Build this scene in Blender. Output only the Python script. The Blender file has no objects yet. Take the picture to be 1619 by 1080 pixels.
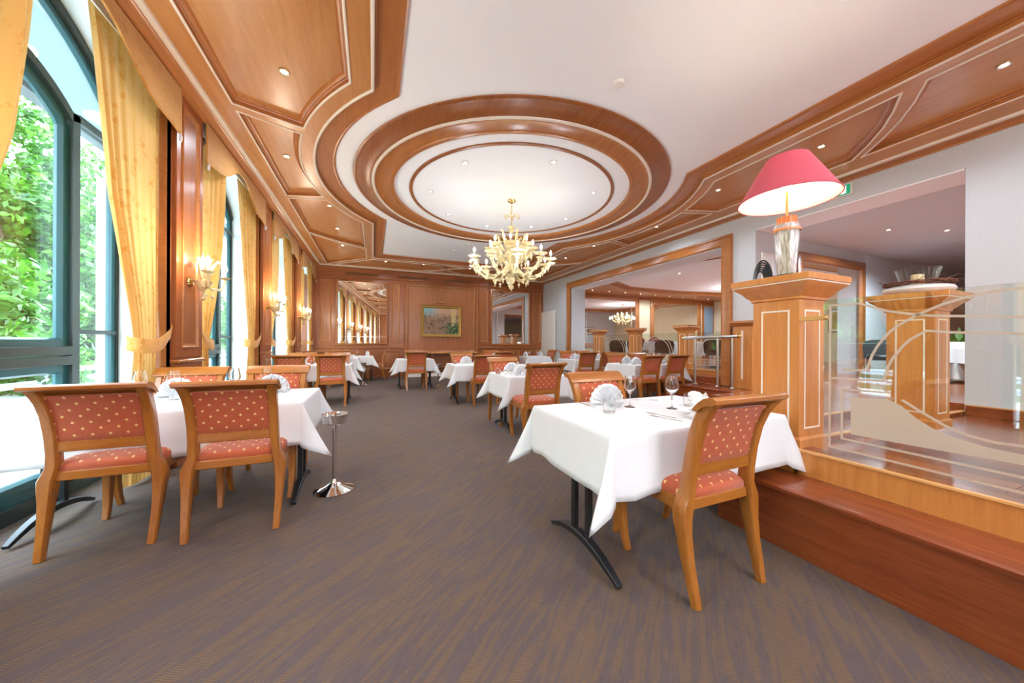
import bpy, bmesh, math, random
from mathutils import Vector, Matrix
from mathutils.geometry import tessellate_polygon
random.seed(7)
PI = math.pi
SC = bpy.context.scene
COL = SC.collection

# ------------------------------------------------------------------ camera
TH = math.atan(219.5 / 530.0)
cam_d = bpy.data.cameras.new('camera')
cam_d.sensor_fit = 'HORIZONTAL'
cam_d.sensor_width = 36.0
cam_d.lens = 36.0 * 530.0 / 1619.0
cam_d.shift_y = 1.5 / 1619.0
cam_d.clip_start = 0.02
cam_d.clip_end = 300
cam = bpy.data.objects.new('camera', cam_d)
COL.objects.link(cam)
cam.matrix_world = (Matrix.Translation((0, 0, 1.2)) @ Matrix.Rotation(-TH, 4, 'Z')
                    @ Matrix.Rotation(PI / 2, 4, 'X') @ Matrix.Rotation(math.radians(0.27), 4, 'Z'))
SC.camera = cam

# ------------------------------------------------------------------ sky, sun, exposure
SC.view_settings.view_transform = 'Standard'
SC.view_settings.look = 'None'
SC.view_settings.exposure = 0.32
SC.view_settings.gamma = 1.0
SC.view_settings.use_curve_mapping = False
world = bpy.data.worlds.new('world')
SC.world = world
world.use_nodes = True
wn = world.node_tree.nodes
wn['Background'].inputs['Color'].default_value = (0.64, 0.83, 1.0, 1)
wn['Background'].inputs['Strength'].default_value = 17.0
sun_d = bpy.data.lights.new('sun', 'SUN')
sun_d.energy = 6.0
sun_d.angle = 0.05
sun_d.color = (1.0, 0.96, 0.88)
sun = bpy.data.objects.new('sun', sun_d)
COL.objects.link(sun)
sun.rotation_euler = Vector((-0.30, -0.60, -0.74)).to_track_quat('-Z', 'Y').to_euler()
WARM = (1.0, 0.80, 0.60)


# ------------------------------------------------------------------ node helpers
class NT:
    def __init__(self, name):
        self.m = bpy.data.materials.new(name)
        self.m.use_nodes = True
        self.t = self.m.node_tree
        self.b = self.t.nodes['Principled BSDF']
        self.out = self.t.nodes['Material Output']

    def n(self, kind, **kw):
        nd = self.t.nodes.new(kind)
        for k, v in kw.items():
            if k.startswith('i_'):
                key = k[2:]
                key = int(key) if key.isdigit() else key.replace('_', ' ')
                s = nd.inputs[key]
                if hasattr(v, 'links'):
                    self.t.links.new(v, s)
                else:
                    s.default_value = v
            else:
                setattr(nd, k, v)
        return nd

    def math(self, op, a, b=0.0):
        nd = self.n('ShaderNodeMath', operation=op)
        for i, v in enumerate((a, b)):
            if hasattr(v, 'links'):
                self.t.links.new(v, nd.inputs[i])
            else:
                nd.inputs[i].default_value = v
        return nd.outputs[0]

    def mix(self, fac, a, b):
        nd = self.n('ShaderNodeMix', data_type='RGBA')
        for i, v in ((0, fac), (6, a), (7, b)):
            if hasattr(v, 'links'):
                self.t.links.new(v, nd.inputs[i])
            else:
                nd.inputs[i].default_value = v if i == 0 else (v[0], v[1], v[2], 1)
        return nd.outputs[2]

    def ramp(self, fac, stops):
        nd = self.n('ShaderNodeValToRGB')
        e = nd.color_ramp.elements
        while len(e) < len(stops):
            e.new(0.5)
        for i, (p, c) in enumerate(stops):
            e[i].position = p
            e[i].color = (c[0], c[1], c[2], 1)
        self.t.links.new(fac, nd.inputs[0])
        return nd.outputs[0]

    def coord(self, scale=(1, 1, 1), rot=(0, 0, 0), kind='Object'):
        tc = self.n('ShaderNodeTexCoord')
        mp = self.n('ShaderNodeMapping')
        mp.inputs['Scale'].default_value = scale
        mp.inputs['Rotation'].default_value = rot
        self.t.links.new(tc.outputs[kind], mp.inputs[0])
        return mp.outputs[0]

    def noise(self, vec, scale, detail=3, rough=0.55, dist=0.0):
        nd = self.n('ShaderNodeTexNoise', i_Vector=vec)
        nd.inputs['Scale'].default_value = scale
        nd.inputs['Detail'].default_value = detail
        nd.inputs['Roughness'].default_value = rough
        nd.inputs['Distortion'].default_value = dist
        return nd.outputs[0]

    def base(self, v):
        if hasattr(v, 'links'):
            self.t.links.new(v, self.b.inputs['Base Color'])
        else:
            self.b.inputs['Base Color'].default_value = (v[0], v[1], v[2], 1)

    def bump(self, h, strength=0.3, dist=0.01):
        nd = self.n('ShaderNodeBump')
        nd.inputs['Strength'].default_value = strength
        nd.inputs['Distance'].default_value = dist
        self.t.links.new(h, nd.inputs['Height'])
        self.t.links.new(nd.outputs[0], self.b.inputs['Normal'])

    def set(self, **kw):
        for k, v in kw.items():
            self.b.inputs[k.replace('_', ' ')].default_value = v
        return self


def lin(r, g, b):
    f = lambda c: (c / 255 / 12.92) if c <= 10.31 else ((c / 255 + 0.055) / 1.055) ** 2.4
    return (f(r), f(g), f(b))


def wood(name, c1, c2, grain='Z', rough=0.32, freq=1.0, coat=0.25):
    k = NT(name)
    s = {'X': (1.2, 14, 14), 'Y': (14, 1.2, 14), 'Z': (14, 14, 1.2)}[grain]
    v = k.coord(tuple(a * freq for a in s))
    n1 = k.noise(v, 1.0, 4, 0.6, 0.9)
    v2 = k.coord(tuple(a * freq * 6 for a in s))
    n2 = k.noise(v2, 1.0, 2, 0.5, 0.2)
    f = k.math('ADD', k.math('MULTIPLY', n1, 0.75), k.math('MULTIPLY', n2, 0.25))
    k.base(k.ramp(f, [(0.30, c2), (0.68, c1)]))
    k.bump(f, 0.05, 0.004)
    k.set(Roughness=rough, Coat_Weight=coat, Coat_Roughness=0.2)
    return k.m


def plain(name, c, rough=0.5, metal=0.0, noise=0.06, scale=6.0, coat=0.0, bump=0.0):
    k = NT(name)
    v = k.coord()
    f = k.noise(v, scale, 3)
    k.base(k.mix(f, tuple(a * (1 - noise) for a in c), tuple(min(1, a * (1 + noise)) for a in c)))
    if bump:
        k.bump(k.noise(v, scale * 8, 2), bump, 0.004)
    k.set(Roughness=rough, Metallic=metal, Coat_Weight=coat)
    return k.m


def emit(name, c, s):
    k = NT(name)
    k.base(c)
    k.b.inputs['Emission Color'].default_value = (c[0], c[1], c[2], 1)
    k.b.inputs['Emission Strength'].default_value = s
    return k.m


def thin_glass(name, tint, refl=1.0, rough=0.0, base=0.035):
    k = NT(name)
    t = k.t
    tr = k.n('ShaderNodeBsdfTransparent')
    tr.inputs[0].default_value = (*tint, 1)
    gl = k.n('ShaderNodeBsdfGlossy')
    gl.inputs['Roughness'].default_value = rough
    fr = k.n('ShaderNodeLayerWeight')
    fr.inputs['Blend'].default_value = 0.5
    fc = k.math('ADD', base, k.math('MULTIPLY', k.math('POWER', fr.outputs['Facing'], 3.0), 0.8))
    mx = k.n('ShaderNodeMixShader')
    t.links.new(k.math('MULTIPLY', fc, refl), mx.inputs[0])
    t.links.new(tr.outputs[0], mx.inputs[1])
    t.links.new(gl.outputs[0], mx.inputs[2])
    t.links.new(mx.outputs[0], k.out.inputs[0])
    return k.m


def part_clear(name, c, alpha, rough=0.3, spec=0.5):
    k = NT(name)
    k.base(c)
    k.set(Roughness=rough, Alpha=alpha)
    return k.m


def cloth(name, c, weave=420.0, sheen=0.0, transl=0.0, pattern=None):
    k = NT(name)
    v = k.coord()
    f = k.noise(v, 9.0, 3)
    col = k.mix(f, tuple(a * 0.95 for a in c), c)
    if pattern:
        d = k.n('ShaderNodeTexVoronoi', i_Vector=v)
        d.inputs['Scale'].default_value = 9.0
        w = k.noise(v, 16.0, 4, 0.6, 1.5)
        m = k.ramp(k.math('ADD', k.math('MULTIPLY', d.outputs[0], 0.5), w), [(0.58, (0, 0, 0)), (0.66, (1, 1, 1))])
        col = k.mix(m, col, pattern)
    k.base(col)
    k.bump(k.noise(v, weave, 1), 0.08, 0.001)
    k.set(Roughness=0.85, Sheen_Weight=sheen)
    if transl:
        tl = k.n('ShaderNodeBsdfTranslucent')
        k.t.links.new(col, tl.inputs[0])
        mx = k.n('ShaderNodeMixShader')
        mx.inputs[0].default_value = transl
        k.t.links.new(k.b.outputs[0], mx.inputs[1])
        k.t.links.new(tl.outputs[0], mx.inputs[2])
        k.t.links.new(mx.outputs[0], k.out.inputs[0])
    return k.m


def fabric_diamonds(name, c1, c2, dot, seat, a=0.037):
    k = NT(name)
    tc = k.n('ShaderNodeTexCoord')
    sp = k.n('ShaderNodeSeparateXYZ', i_Vector=tc.outputs['Object'])
    u = k.math('DIVIDE', sp.outputs[0], a)
    w = k.math('DIVIDE', sp.outputs[1] if seat else sp.outputs[2], a)
    # diagonal lattice
    p = k.math('ADD', u, w)
    q = k.math('SUBTRACT', u, w)
    p = k.math('MULTIPLY', p, 0.5)
    q = k.math('MULTIPLY', q, 0.5)
    fp = k.math('ABSOLUTE', k.math('SUBTRACT', k.math('FRACT', p), 0.5))
    fq = k.math('ABSOLUTE', k.math('SUBTRACT', k.math('FRACT', q), 0.5))
    mxx = k.math('MAXIMUM', fp, fq)
    m = k.math('LESS_THAN', mxx, 0.115)
    n = k.noise(k.coord((30, 30, 30)), 1.0, 3)
    base = k.mix(n, c1, c2)
    k.base(k.mix(m, base, dot))
    # quilting relief between the dots
    quilt = k.math('MINIMUM', k.math('SUBTRACT', 0.5, fp), k.math('SUBTRACT', 0.5, fq))
    k.bump(k.math('ADD', k.math('MULTIPLY', quilt, 0.6), k.math('MULTIPLY', n, 0.5)), 0.25, 0.006)
    k.set(Roughness=0.8, Sheen_Weight=0.2)
    return k.m


def carpet_mat():
    k = NT('carpet')
    v = k.coord((1, 1, 1), (0, 0, math.radians(-40)))
    mp = k.n('ShaderNodeMapping', i_Vector=v)
    mp.inputs['Scale'].default_value = (2.0, 17.0, 1)
    nd = k.noise(mp.outputs[0], 1.0, 3, 0.55, 1.9)
    mp2 = k.n('ShaderNodeMapping', i_Vector=v)
    mp2.inputs['Scale'].default_value = (26, 190, 1)
    n2 = k.noise(mp2.outputs[0], 1.0, 1)
    # twill stitch lines
    wv = k.n('ShaderNodeTexWave', i_Vector=k.coord((1, 1, 1), (0, 0, math.radians(-62))))
    wv.inputs['Scale'].default_value = 38
    wv.inputs['Distortion'].default_value = 1.2
    wv.inputs['Detail'].default_value = 1
    f = k.ramp(nd, [(0.44, (0, 0, 0)), (0.56, (1, 1, 1))])
    dark = k.mix(n2, lin(66, 53, 52), lin(90, 73, 70))
    och = k.mix(wv.outputs['Fac'], lin(76, 59, 48), lin(114, 85, 56))
    k.base(k.mix(k.math('MULTIPLY', f, 0.85), dark, och))
    k.bump(k.noise(k.coord(), 420, 1), 0.4, 0.004)
    k.set(Roughness=0.9, Sheen_Weight=0.05)
    return k.m


def painting_mat():
    k = NT('canvas_paint')
    tc = k.n('ShaderNodeTexCoord')
    sp = k.n('ShaderNodeSeparateXYZ', i_Vector=tc.outputs['Generated'])
    x, z = sp.outputs[0], sp.outputs[2]
    v = k.coord((16, 16, 16))
    vo = k.n('ShaderNodeTexVoronoi', i_Vector=v)
    vo.inputs['Scale'].default_value = 1.0
    blot = k.ramp(k.math('ADD', k.math('MULTIPLY', k.noise(v, 0.8, 4, 0.65, 0.8), 0.6), k.math('MULTIPLY', k.noise(v, 0.28, 2), 0.4)), [(0.36, lin(34, 24, 18)), (0.45, lin(96, 68, 48)), (0.52, lin(168, 130, 96)), (0.57, lin(80, 54, 40)), (0.64, lin(222, 192, 160))])
    sky = k.mix(k.ramp(x, [(0.15, (0, 0, 0)), (0.5, (1, 1, 1))]), lin(130, 165, 165), lin(196, 150, 116))
    green = k.ramp(k.noise(v, 1.4, 3), [(0.4, lin(20, 50, 34)), (0.6, lin(70, 110, 60)), (0.72, lin(200, 190, 120))])
    low = k.mix(k.ramp(x, [(0.55, (0, 0, 0)), (0.75, (1, 1, 1))]), blot, green)
    zz = k.math('ADD', z, k.math('MULTIPLY', k.math('SUBTRACT', k.noise(v, 0.4, 3), 0.5), 0.5))
    c = k.mix(k.ramp(zz, [(0.35, (0, 0, 0)), (0.5, (1, 1, 1))]), low, blot)
    c = k.mix(k.ramp(zz, [(0.62, (0, 0, 0)), (0.85, (1, 1, 1))]), c, sky)
    pillar = k.math('MULTIPLY', k.math('GREATER_THAN', x, 0.78), k.math('LESS_THAN', x, 0.92))
    pillar = k.math('MULTIPLY', pillar, k.math('GREATER_THAN', zz, 0.42))
    c = k.mix(k.math('MULTIPLY', pillar, 0.8), c, lin(205, 180, 120))
    k.base(c)
    k.set(Roughness=0.4)
    return k.m


M = {}
M['ceil_wood'] = wood('cherry_veneer_ceiling', lin(202, 142, 82), lin(180, 118, 62), 'Y', 0.33)
M['ceil_wood_x'] = wood('cherry_veneer_ceiling_x', lin(202, 142, 82), lin(180, 118, 62), 'X', 0.33)
M['mould'] = wood('cherry_moulding', lin(188, 120, 62), lin(162, 96, 44), 'Y', 0.30)
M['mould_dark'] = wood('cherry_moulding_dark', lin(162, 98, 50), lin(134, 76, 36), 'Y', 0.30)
M['wall_wood'] = wood('cherry_panel', lin(174, 106, 56), lin(148, 84, 42), 'Z', 0.36)
M['stile'] = wood('cherry_stile', lin(170, 98, 52), lin(144, 76, 38), 'Z', 0.34)
M['stile_x'] = wood('cherry_rail', lin(170, 98, 52), lin(144, 76, 38), 'X', 0.34)
M['pillar'] = wood('light_cherry', lin(212, 140, 70), lin(186, 112, 50), 'Z', 0.33)
M['chair_wood'] = wood('chair_beech', lin(176, 108, 42), lin(142, 80, 26), 'Z', 0.30, 1.6)
M['chair_wood_x'] = wood('chair_beech_rail', lin(176, 108, 42), lin(142, 80, 26), 'X', 0.30, 1.6)
M['step'] = wood('red_step_wood', lin(150, 74, 36), lin(118, 50, 22), 'Y', 0.26, 1.2, 0.4)
M['plank1'] = wood('plank_red', lin(158, 80, 40), lin(128, 58, 26), 'Y', 0.2, 1.3, 0.5)
M['plank2'] = wood('plank_brown', lin(176, 98, 54), lin(146, 74, 36), 'Y', 0.2, 1.3, 0.5)
M['plank3'] = wood('plank_dark', lin(132, 64, 32), lin(106, 46, 22), 'Y', 0.2, 1.3, 0.5)
M['nosing'] = wood('pale_nosing', lin(226, 168, 104), lin(205, 142, 80), 'Y', 0.25)
M['cream'] = plain('cream_inlay', lin(236, 222, 204), 0.35, 0, 0.03)
M['white_ceiling'] = plain('white_plaster', lin(247, 247, 247), 0.9, 0, 0.01)
M['plaster'] = plain('reveal_plaster', lin(236, 238, 236), 0.85, 0, 0.02)
M['grey_wall'] = plain('grey_textile_wall', lin(208, 210, 212), 0.9, 0, 0.04, 40, bump=0.15)
M['cream_wall'] = plain('cream_wallpaper', lin(226, 212, 178), 0.9, 0, 0.04, 30, bump=0.15)
M['carpet'] = carpet_mat()
M['frame_lit'] = plain('teal_paint_lit', lin(30, 84, 90), 0.35, 0, 0.06)  # window frame paint as it looks on the lit sides
M['frame_shaded'] = plain('teal_paint_shaded', lin(52, 64, 62), 0.4, 0, 0.06)  # same frame paint, shade of the room-side faces put into the colour
M['window_glass'] = thin_glass('window_glass', (0.97, 0.99, 0.98), 0.6)
M['clear_glass'] = NT('tableware_glass').set(Transmission_Weight=1.0, Roughness=0.0, IOR=1.45).m
M['clear_glass'].node_tree.nodes['Principled BSDF'].inputs['Base Color'].default_value = (1, 1, 1, 1)
M['screen_glass'] = thin_glass('screen_glass', (0.93, 0.97, 0.95), 1.0, 0.0, 0.11)
M['frost'] = part_clear('frosted_etching', lin(206, 186, 166), 0.80, 0.6)
M['mirror'] = NT('mirror_silver').set(Metallic=1.0, Roughness=0.015).m
M['mirror'].node_tree.nodes['Principled BSDF'].inputs['Base Color'].default_value = (0.86, 0.85, 0.83, 1)
M['bevel'] = NT('mirror_bevel').set(Metallic=1.0, Roughness=0.12).m
M['bevel'].node_tree.nodes['Principled BSDF'].inputs['Base Color'].default_value = (0.95, 0.95, 0.94, 1)
M['gold_curtain'] = cloth('gold_damask', lin(216, 152, 66), 420, 0.3, 0.30, lin(220, 168, 92))
M['gold_valance'] = cloth('gold_valance', lin(206, 146, 68), 420, 0.2, 0.12, lin(212, 154, 78))
M['linen'] = cloth('white_linen', lin(226, 224, 224), 500, 0.1)
M['napkin'] = cloth('white_napkin', lin(234, 233, 234), 500, 0.1, 0.15)
M['fabric'] = fabric_diamonds('terracotta_diamond_back', lin(172, 72, 38), lin(184, 90, 52), lin(228, 184, 118), False)
M['fabric_seat'] = fabric_diamonds('terracotta_diamond_seat', lin(172, 72, 38), lin(184, 90, 52), lin(228, 184, 118), True)
M['black_metal'] = plain('black_powder_coat', lin(34, 34, 36), 0.35, 0.2)
M['chrome'] = plain('chrome', (0.80, 0.79, 0.78), 0.08, 1.0, 0.01)
M['brushed'] = plain('brushed_steel', (0.62, 0.60, 0.58), 0.28, 1.0, 0.03)
M['brass'] = plain('brass', (0.80, 0.58, 0.24), 0.2, 1.0, 0.03)
M['gilt'] = plain('gilt_frame', lin(172, 134, 66), 0.4, 0.6, 0.25, 60, bump=0.4)
M['canvas'] = painting_mat()
M['vent'] = plain('vent_brown', lin(128, 84, 40), 0.6)
M['porcelain'] = plain('porcelain', lin(240, 236, 230), 0.2, 0, 0.02, coat=0.5)
M['amber_glass'] = NT('amber_murano').set(Roughness=0.12, Transmission_Weight=0.25, Coat_Weight=0.5, IOR=1.45).m
M['amber_glass'].node_tree.nodes['Principled BSDF'].inputs['Base Color'].default_value = (*lin(252, 234, 184), 1)
M['bulb'] = emit('bulb_glow', (1.0, 0.86, 0.62), 22.0)
M['spot_lens'] = emit('spot_lens', (1.0, 0.90, 0.72), 14.0)
M['spot_ring'] = plain('spot_ring', lin(214, 196, 170), 0.3, 0.6)
M['shade'] = cloth('crimson_shade', lin(214, 92, 110), 600, 0.2, 0.28)
M['shade_in'] = cloth('shade_lining', lin(250, 236, 214), 600, 0.0, 0.4)
M['vase_glass'] = None
M['marble'] = plain('white_marble', lin(226, 220, 212), 0.5, 0, 0.06)
M['twig'] = plain('brown_twig', lin(112, 66, 44), 0.7, 0, 0.3, 40)
M['sign_green'] = emit('exit_green', lin(30, 150, 110), 0.6)
M['sign_white'] = emit('exit_white', lin(235, 245, 240), 0.8)
M['white_paint'] = plain('white_enamel', lin(238, 232, 222), 0.4, 0, 0.02)
M['dark_chair'] = plain('black_leather', lin(32, 30, 32), 0.4)
M['red_chair'] = plain('burgundy_upholstery', lin(110, 34, 40), 0.7)
M['clamp'] = plain('satin_brass', lin(206, 160, 92), 0.5)
M['leaf'] = None
M['concrete'] = plain('pale_paving', lin(206, 206, 204), 0.9, 0, 0.06, 3, bump=0.1)
M['road'] = plain('asphalt', lin(150, 152, 154), 0.9, 0, 0.08, 5)
M['hill'] = plain('forest_floor', lin(70, 92, 48), 0.95, 0, 0.4, 3)
M['galv'] = plain('galvanised_rail', lin(190, 205, 214), 0.4, 0.3)
M['bark'] = plain('bark', lin(96, 84, 70), 0.9, 0, 0.3, 20)
M['pale_col'] = plain('pale_render', lin(206, 214, 216), 0.9, 0, 0.04)
M['canopy'] = plain('canopy_grey', lin(148, 166, 174), 0.8, 0, 0.03)
M['gutter'] = plain('gutter_grey', lin(120, 126, 128), 0.6, 0, 0.05)


def leaf_mat():
    k = NT('leaf_green')
    v = k.coord()
    n = k.noise(v, 1.3, 3)
    c = k.ramp(n, [(0.32, lin(20, 52, 10)), (0.5, lin(50, 104, 22)), (0.68, lin(104, 160, 50))])
    k.base(c)
    k.set(Roughness=0.5)
    tl = k.n('ShaderNodeBsdfTranslucent')
    k.t.links.new(c, tl.inputs[0])
    mx = k.n('ShaderNodeMixShader')
    mx.inputs[0].default_value = 0.35
    k.t.links.new(k.b.outputs[0], mx.inputs[1])
    k.t.links.new(tl.outputs[0], mx.inputs[2])
    k.t.links.new(mx.outputs[0], k.out.inputs[0])
    return k.m


M['leaf'] = leaf_mat()


def vase_mat():
    k = NT('cut_glass_vase')
    v = k.coord((60, 60, 14))
    n = k.noise(v, 1.0, 3)
    k.base(k.ramp(n, [(0.35, lin(160, 152, 144)), (0.55, lin(206, 202, 196)), (0.7, lin(236, 232, 224))]))
    k.bump(n, 0.6, 0.01)
    k.set(Roughness=0.12, Transmission_Weight=0.25, Metallic=0.25)
    return k.m


M['vase_glass'] = vase_mat()


# ------------------------------------------------------------------ mesh helpers
class MB:
    def __init__(self):
        self.v = []
        self.f = []

    def add(self, vs, fs):
        o = len(self.v)
        self.v += [tuple(p) for p in vs]
        self.f += [tuple(i + o for i in q) for q in fs]
        return self

    def box(self, x0, x1, y0, y1, z0, z1):
        return self.add([(x0, y0, z0), (x1, y0, z0), (x1, y1, z0), (x0, y1, z0), (x0, y0, z1), (x1, y0, z1), (x1, y1, z1), (x0, y1, z1)],
                        [(0, 3, 2, 1), (4, 5, 6, 7), (0, 1, 5, 4), (1, 2, 6, 5), (2, 3, 7, 6), (3, 0, 4, 7)])

    def bbox(self, x0, x1, y0, y1, z0, z1, b=0.004):
        """box with chamfered edges"""
        xs, ys, zs = (x0, x1), (y0, y1), (z0, z1)
        bm = bmesh.new()
        r = bmesh.ops.create_cube(bm, size=1.0)
        for w in bm.verts:
            w.co = Vector((xs[w.co.x > 0], ys[w.co.y > 0], zs[w.co.z > 0]))
        bmesh.ops.bevel(bm, geom=list(bm.edges), offset=b, segments=1, affect='EDGES')
        bm.verts.index_update()
        self.add([w.co[:] for w in bm.verts], [[w.index for w in q.verts] for q in bm.faces])
        bm.free()
        return self

    def prism(self, poly, z0, z1, mp=None):
        mp = mp or (lambda a, b, h: (a, b, h))
        n = len(poly)
        vs = [mp(a, b, z0) for a, b in poly] + [mp(a, b, z1) for a, b in poly]
        tris = tessellate_polygon([[Vector((a, b, 0)) for a, b in poly]])
        fs = [tuple(reversed(t)) for t in tris] + [tuple(i + n for i in t) for t in tris]
        fs += [(i, (i + 1) % n, n + (i + 1) % n, n + i) for i in range(n)]
        return self.add(vs, fs)

    def plate(self, outer, holes, z, mp=None):
        mp = mp or (lambda a, b, h: (a, b, h))
        loops = [[Vector((a, b, 0)) for a, b in outer]] + [[Vector((a, b, 0)) for a, b in h] for h in holes]
        flat = [p for l in loops for p in l]
        tris = tessellate_polygon(loops)
        return self.add([mp(p.x, p.y, z) for p in flat], [tuple(t) for t in tris])

    def lathe(self, prof, n=20, c=(0, 0, 0), mp=None):
        vs, fs = [], []
        m = len(prof)
        for j in range(n):
            a = 2 * PI * j / n
            for r, z in prof:
                p = (c[0] + r * math.cos(a), c[1] + r * math.sin(a), c[2] + z)
                vs.append(mp(*p) if mp else p)
        for j in range(n):
            k = (j + 1) % n
            for i in range(m - 1):
                fs.append((j * m + i, k * m + i, k * m + i + 1, j * m + i + 1))
        if prof[0][0] > 1e-6:
            fs.append(tuple(j * m for j in reversed(range(n))))
        if prof[-1][0] > 1e-6:
            fs.append(tuple(j * m + m - 1 for j in range(n)))
        return self.add(vs, fs)

    def shell(self, prof, n=20, c=(0, 0, 0)):
        """open lathe, no caps"""
        k = len(self.f)
        a0, b0 = prof[0][0], prof[-1][0]
        self.lathe(prof, n, c)
        drop = (1 if a0 > 1e-6 else 0) + (1 if b0 > 1e-6 else 0)
        if drop:
            del self.f[-drop:]
        return self

    def tube(self, pts, r, n=8, closed=False, cap=True):
        pts = [Vector(p) for p in pts]
        m = len(pts)
        rs = r if isinstance(r, (list, tuple)) else [r] * m
        vs, fs = [], []
        up = None
        for i, p in enumerate(pts):
            if closed:
                t = (pts[(i + 1) % m] - pts[i - 1]).normalized()
            else:
                t = (pts[min(i + 1, m - 1)] - pts[max(i - 1, 0)]).normalized()
            if up is None:
                a = Vector((0, 0, 1)) if abs(t.z) < 0.9 else Vector((1, 0, 0))
                up = (a - t * a.dot(t)).normalized()
            else:
                up = (up - t * up.dot(t)).normalized()
            s = t.cross(up)
            for j in range(n):
                an = 2 * PI * j / n
                vs.append(p + (up * math.cos(an) + s * math.sin(an)) * rs[i])
        for i in range(m if closed else m - 1):
            k = (i + 1) % m
            for j in range(n):
                q = (j + 1) % n
                fs.append((i * n + j, i * n + q, k * n + q, k * n + j))
        if cap and not closed:
            fs.append(tuple(reversed(range(n))))
            fs.append(tuple((m - 1) * n + j for j in range(n)))
        return self.add(vs, fs)

    def bar(self, pts, ws, ds):
        """rectangular section swept in planes x = const-ish: width along x, depth normal to the path"""
        m = len(pts)
        vs, fs = [], []
        for i, (x, y, z) in enumerate(pts):
            a, b = pts[max(i - 1, 0)], pts[min(i + 1, m - 1)]
            ty, tz = b[1] - a[1], b[2] - a[2]
            l = math.hypot(ty, tz) or 1
            ny, nz = -tz / l, ty / l
            w, d = ws[i] / 2, ds[i] / 2
            c = 0.22
            for sx, sd in ((-1, -1 + c), (-1 + c, -1), (1 - c, -1), (1, -1 + c), (1, 1 - c), (1 - c, 1), (-1 + c, 1), (-1, 1 - c)):
                vs.append((x + sx * w, y + ny * sd * d, z + nz * sd * d))
        for i in range(m - 1):
            for j in range(8):
                q = (j + 1) % 8
                fs.append((i * 8 + j, i * 8 + q, i * 8 + 8 + q, i * 8 + 8 + j))
        fs.append(tuple(reversed(range(8))))
        fs.append(tuple((m - 1) * 8 + j for j in range(8)))
        return self.add(vs, fs)

    def sweep(self, path, prof, closed=False, mp=None, close_prof=False):
        """path in a plane; profile (offset to the left, height)"""
        mp = mp or (lambda a, b, h: (a, b, h))
        m = len(path)
        vs, fs = [], []
        k = len(prof)
        for i in range(m):
            p = path[i]
            pa = path[i - 1] if (closed or i > 0) else None
            pb = path[(i + 1) % m] if (closed or i < m - 1) else None

            def nrm(a, b):
                dx, dy = b[0] - a[0], b[1] - a[1]
                l = math.hypot(dx, dy) or 1
                return (-dy / l, dx / l)
            if pa is None:
                mx = nrm(p, pb)
            elif pb is None:
                mx = nrm(pa, p)
            else:
                n1, n2 = nrm(pa, p), nrm(p, pb)
                d = max(0.25, 1 + n1[0] * n2[0] + n1[1] * n2[1])
                mx = ((n1[0] + n2[0]) / d, (n1[1] + n2[1]) / d)
            for o, h in prof:
                vs.append(mp(p[0] + mx[0] * o, p[1] + mx[1] * o, h))
        for i in range(m if closed else m - 1):
            q = (i + 1) % m
            for j in range(k if close_prof else k - 1):
                r = (j + 1) % k
                fs.append((i * k + j, q * k + j, q * k + r, i * k + r))
        if close_prof and not closed:
            fs.append(tuple(range(k)))
            fs.append(tuple((m - 1) * k + j for j in reversed(range(k))))
        return self.add(vs, fs)

    def grid(self, rows):
        m, n = len(rows), len(rows[0])
        vs = [p for r in rows for p in r]
        fs = [(i * n + j, i * n + j + 1, (i + 1) * n + j + 1, (i + 1) * n + j) for i in range(m - 1) for j in range(n - 1)]
        return self.add(vs, fs)

    def sphere(self, c, r, n=8, sz=1.0):
        pr = [(r * math.sin(PI * i / n), -r * sz * math.cos(PI * i / n)) for i in range(n + 1)]
        pr[0] = (0, pr[0][1])
        pr[-1] = (0, pr[-1][1])
        return self.lathe(pr, n + 2, c)

    def mesh(self, name, mat, smooth=35, weld=False):
        me = bpy.data.meshes.new(name)
        me.from_pydata(self.v, [], self.f)
        bm = bmesh.new()
        bm.from_mesh(me)
        if weld:
            bmesh.ops.remove_doubles(bm, verts=bm.verts, dist=0.0002)
        bmesh.ops.recalc_face_normals(bm, faces=bm.faces)
        bm.to_mesh(me)
        bm.free()
        for mt in (mat if isinstance(mat, (list, tuple)) else [mat]):
            me.materials.append(mt)
        if smooth:
            me.shade_smooth()
            me.set_sharp_from_angle(angle=math.radians(smooth))
        return me

    def build(self, name, mat, parent=None, smooth=35, weld=False, loc=None):
        o = bpy.data.objects.new(name, self.mesh(name, mat, smooth, weld))
        COL.objects.link(o)
        if parent is not None:
            o.parent = parent
        if loc:
            o.location = loc
        return o


def part(name, me, parent, loc=(0, 0, 0), rot=(0, 0, 0)):
    o = bpy.data.objects.new(name, me)
    COL.objects.link(o)
    o.parent = parent
    o.location = loc
    o.rotation_euler = rot
    return o


def tag(o, label, cat, group=None):
    o['label'] = label
    o['category'] = cat
    if group:
        o['group'] = group
    return o


def thing(name, label, cat, loc=(0, 0, 0), rz=0.0, group=None):
    o = bpy.data.objects.new(name, None)
    o.empty_display_size = 0.1
    COL.objects.link(o)
    o.location = loc
    o.rotation_euler = (0, 0, rz)
    return tag(o, label, cat, group)


def structure(name, loc=(0, 0, 0)):
    o = bpy.data.objects.new(name, None)
    o.empty_display_size = 0.1
    COL.objects.link(o)
    o.location = loc
    o['kind'] = 'structure'
    return o


def dup(root, loc, rz, label, group=None):
    r = root.copy()
    COL.objects.link(r)
    r.location = loc
    r.rotation_euler = (0, 0, rz)
    r['label'] = label
    if group:
        r['group'] = group
    for ch in list(root.children):
        c = ch.copy()
        COL.objects.link(c)
        c.parent = r
        for g in list(ch.children):
            d = g.copy()
            COL.objects.link(d)
            d.parent = c
    return r


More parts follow.
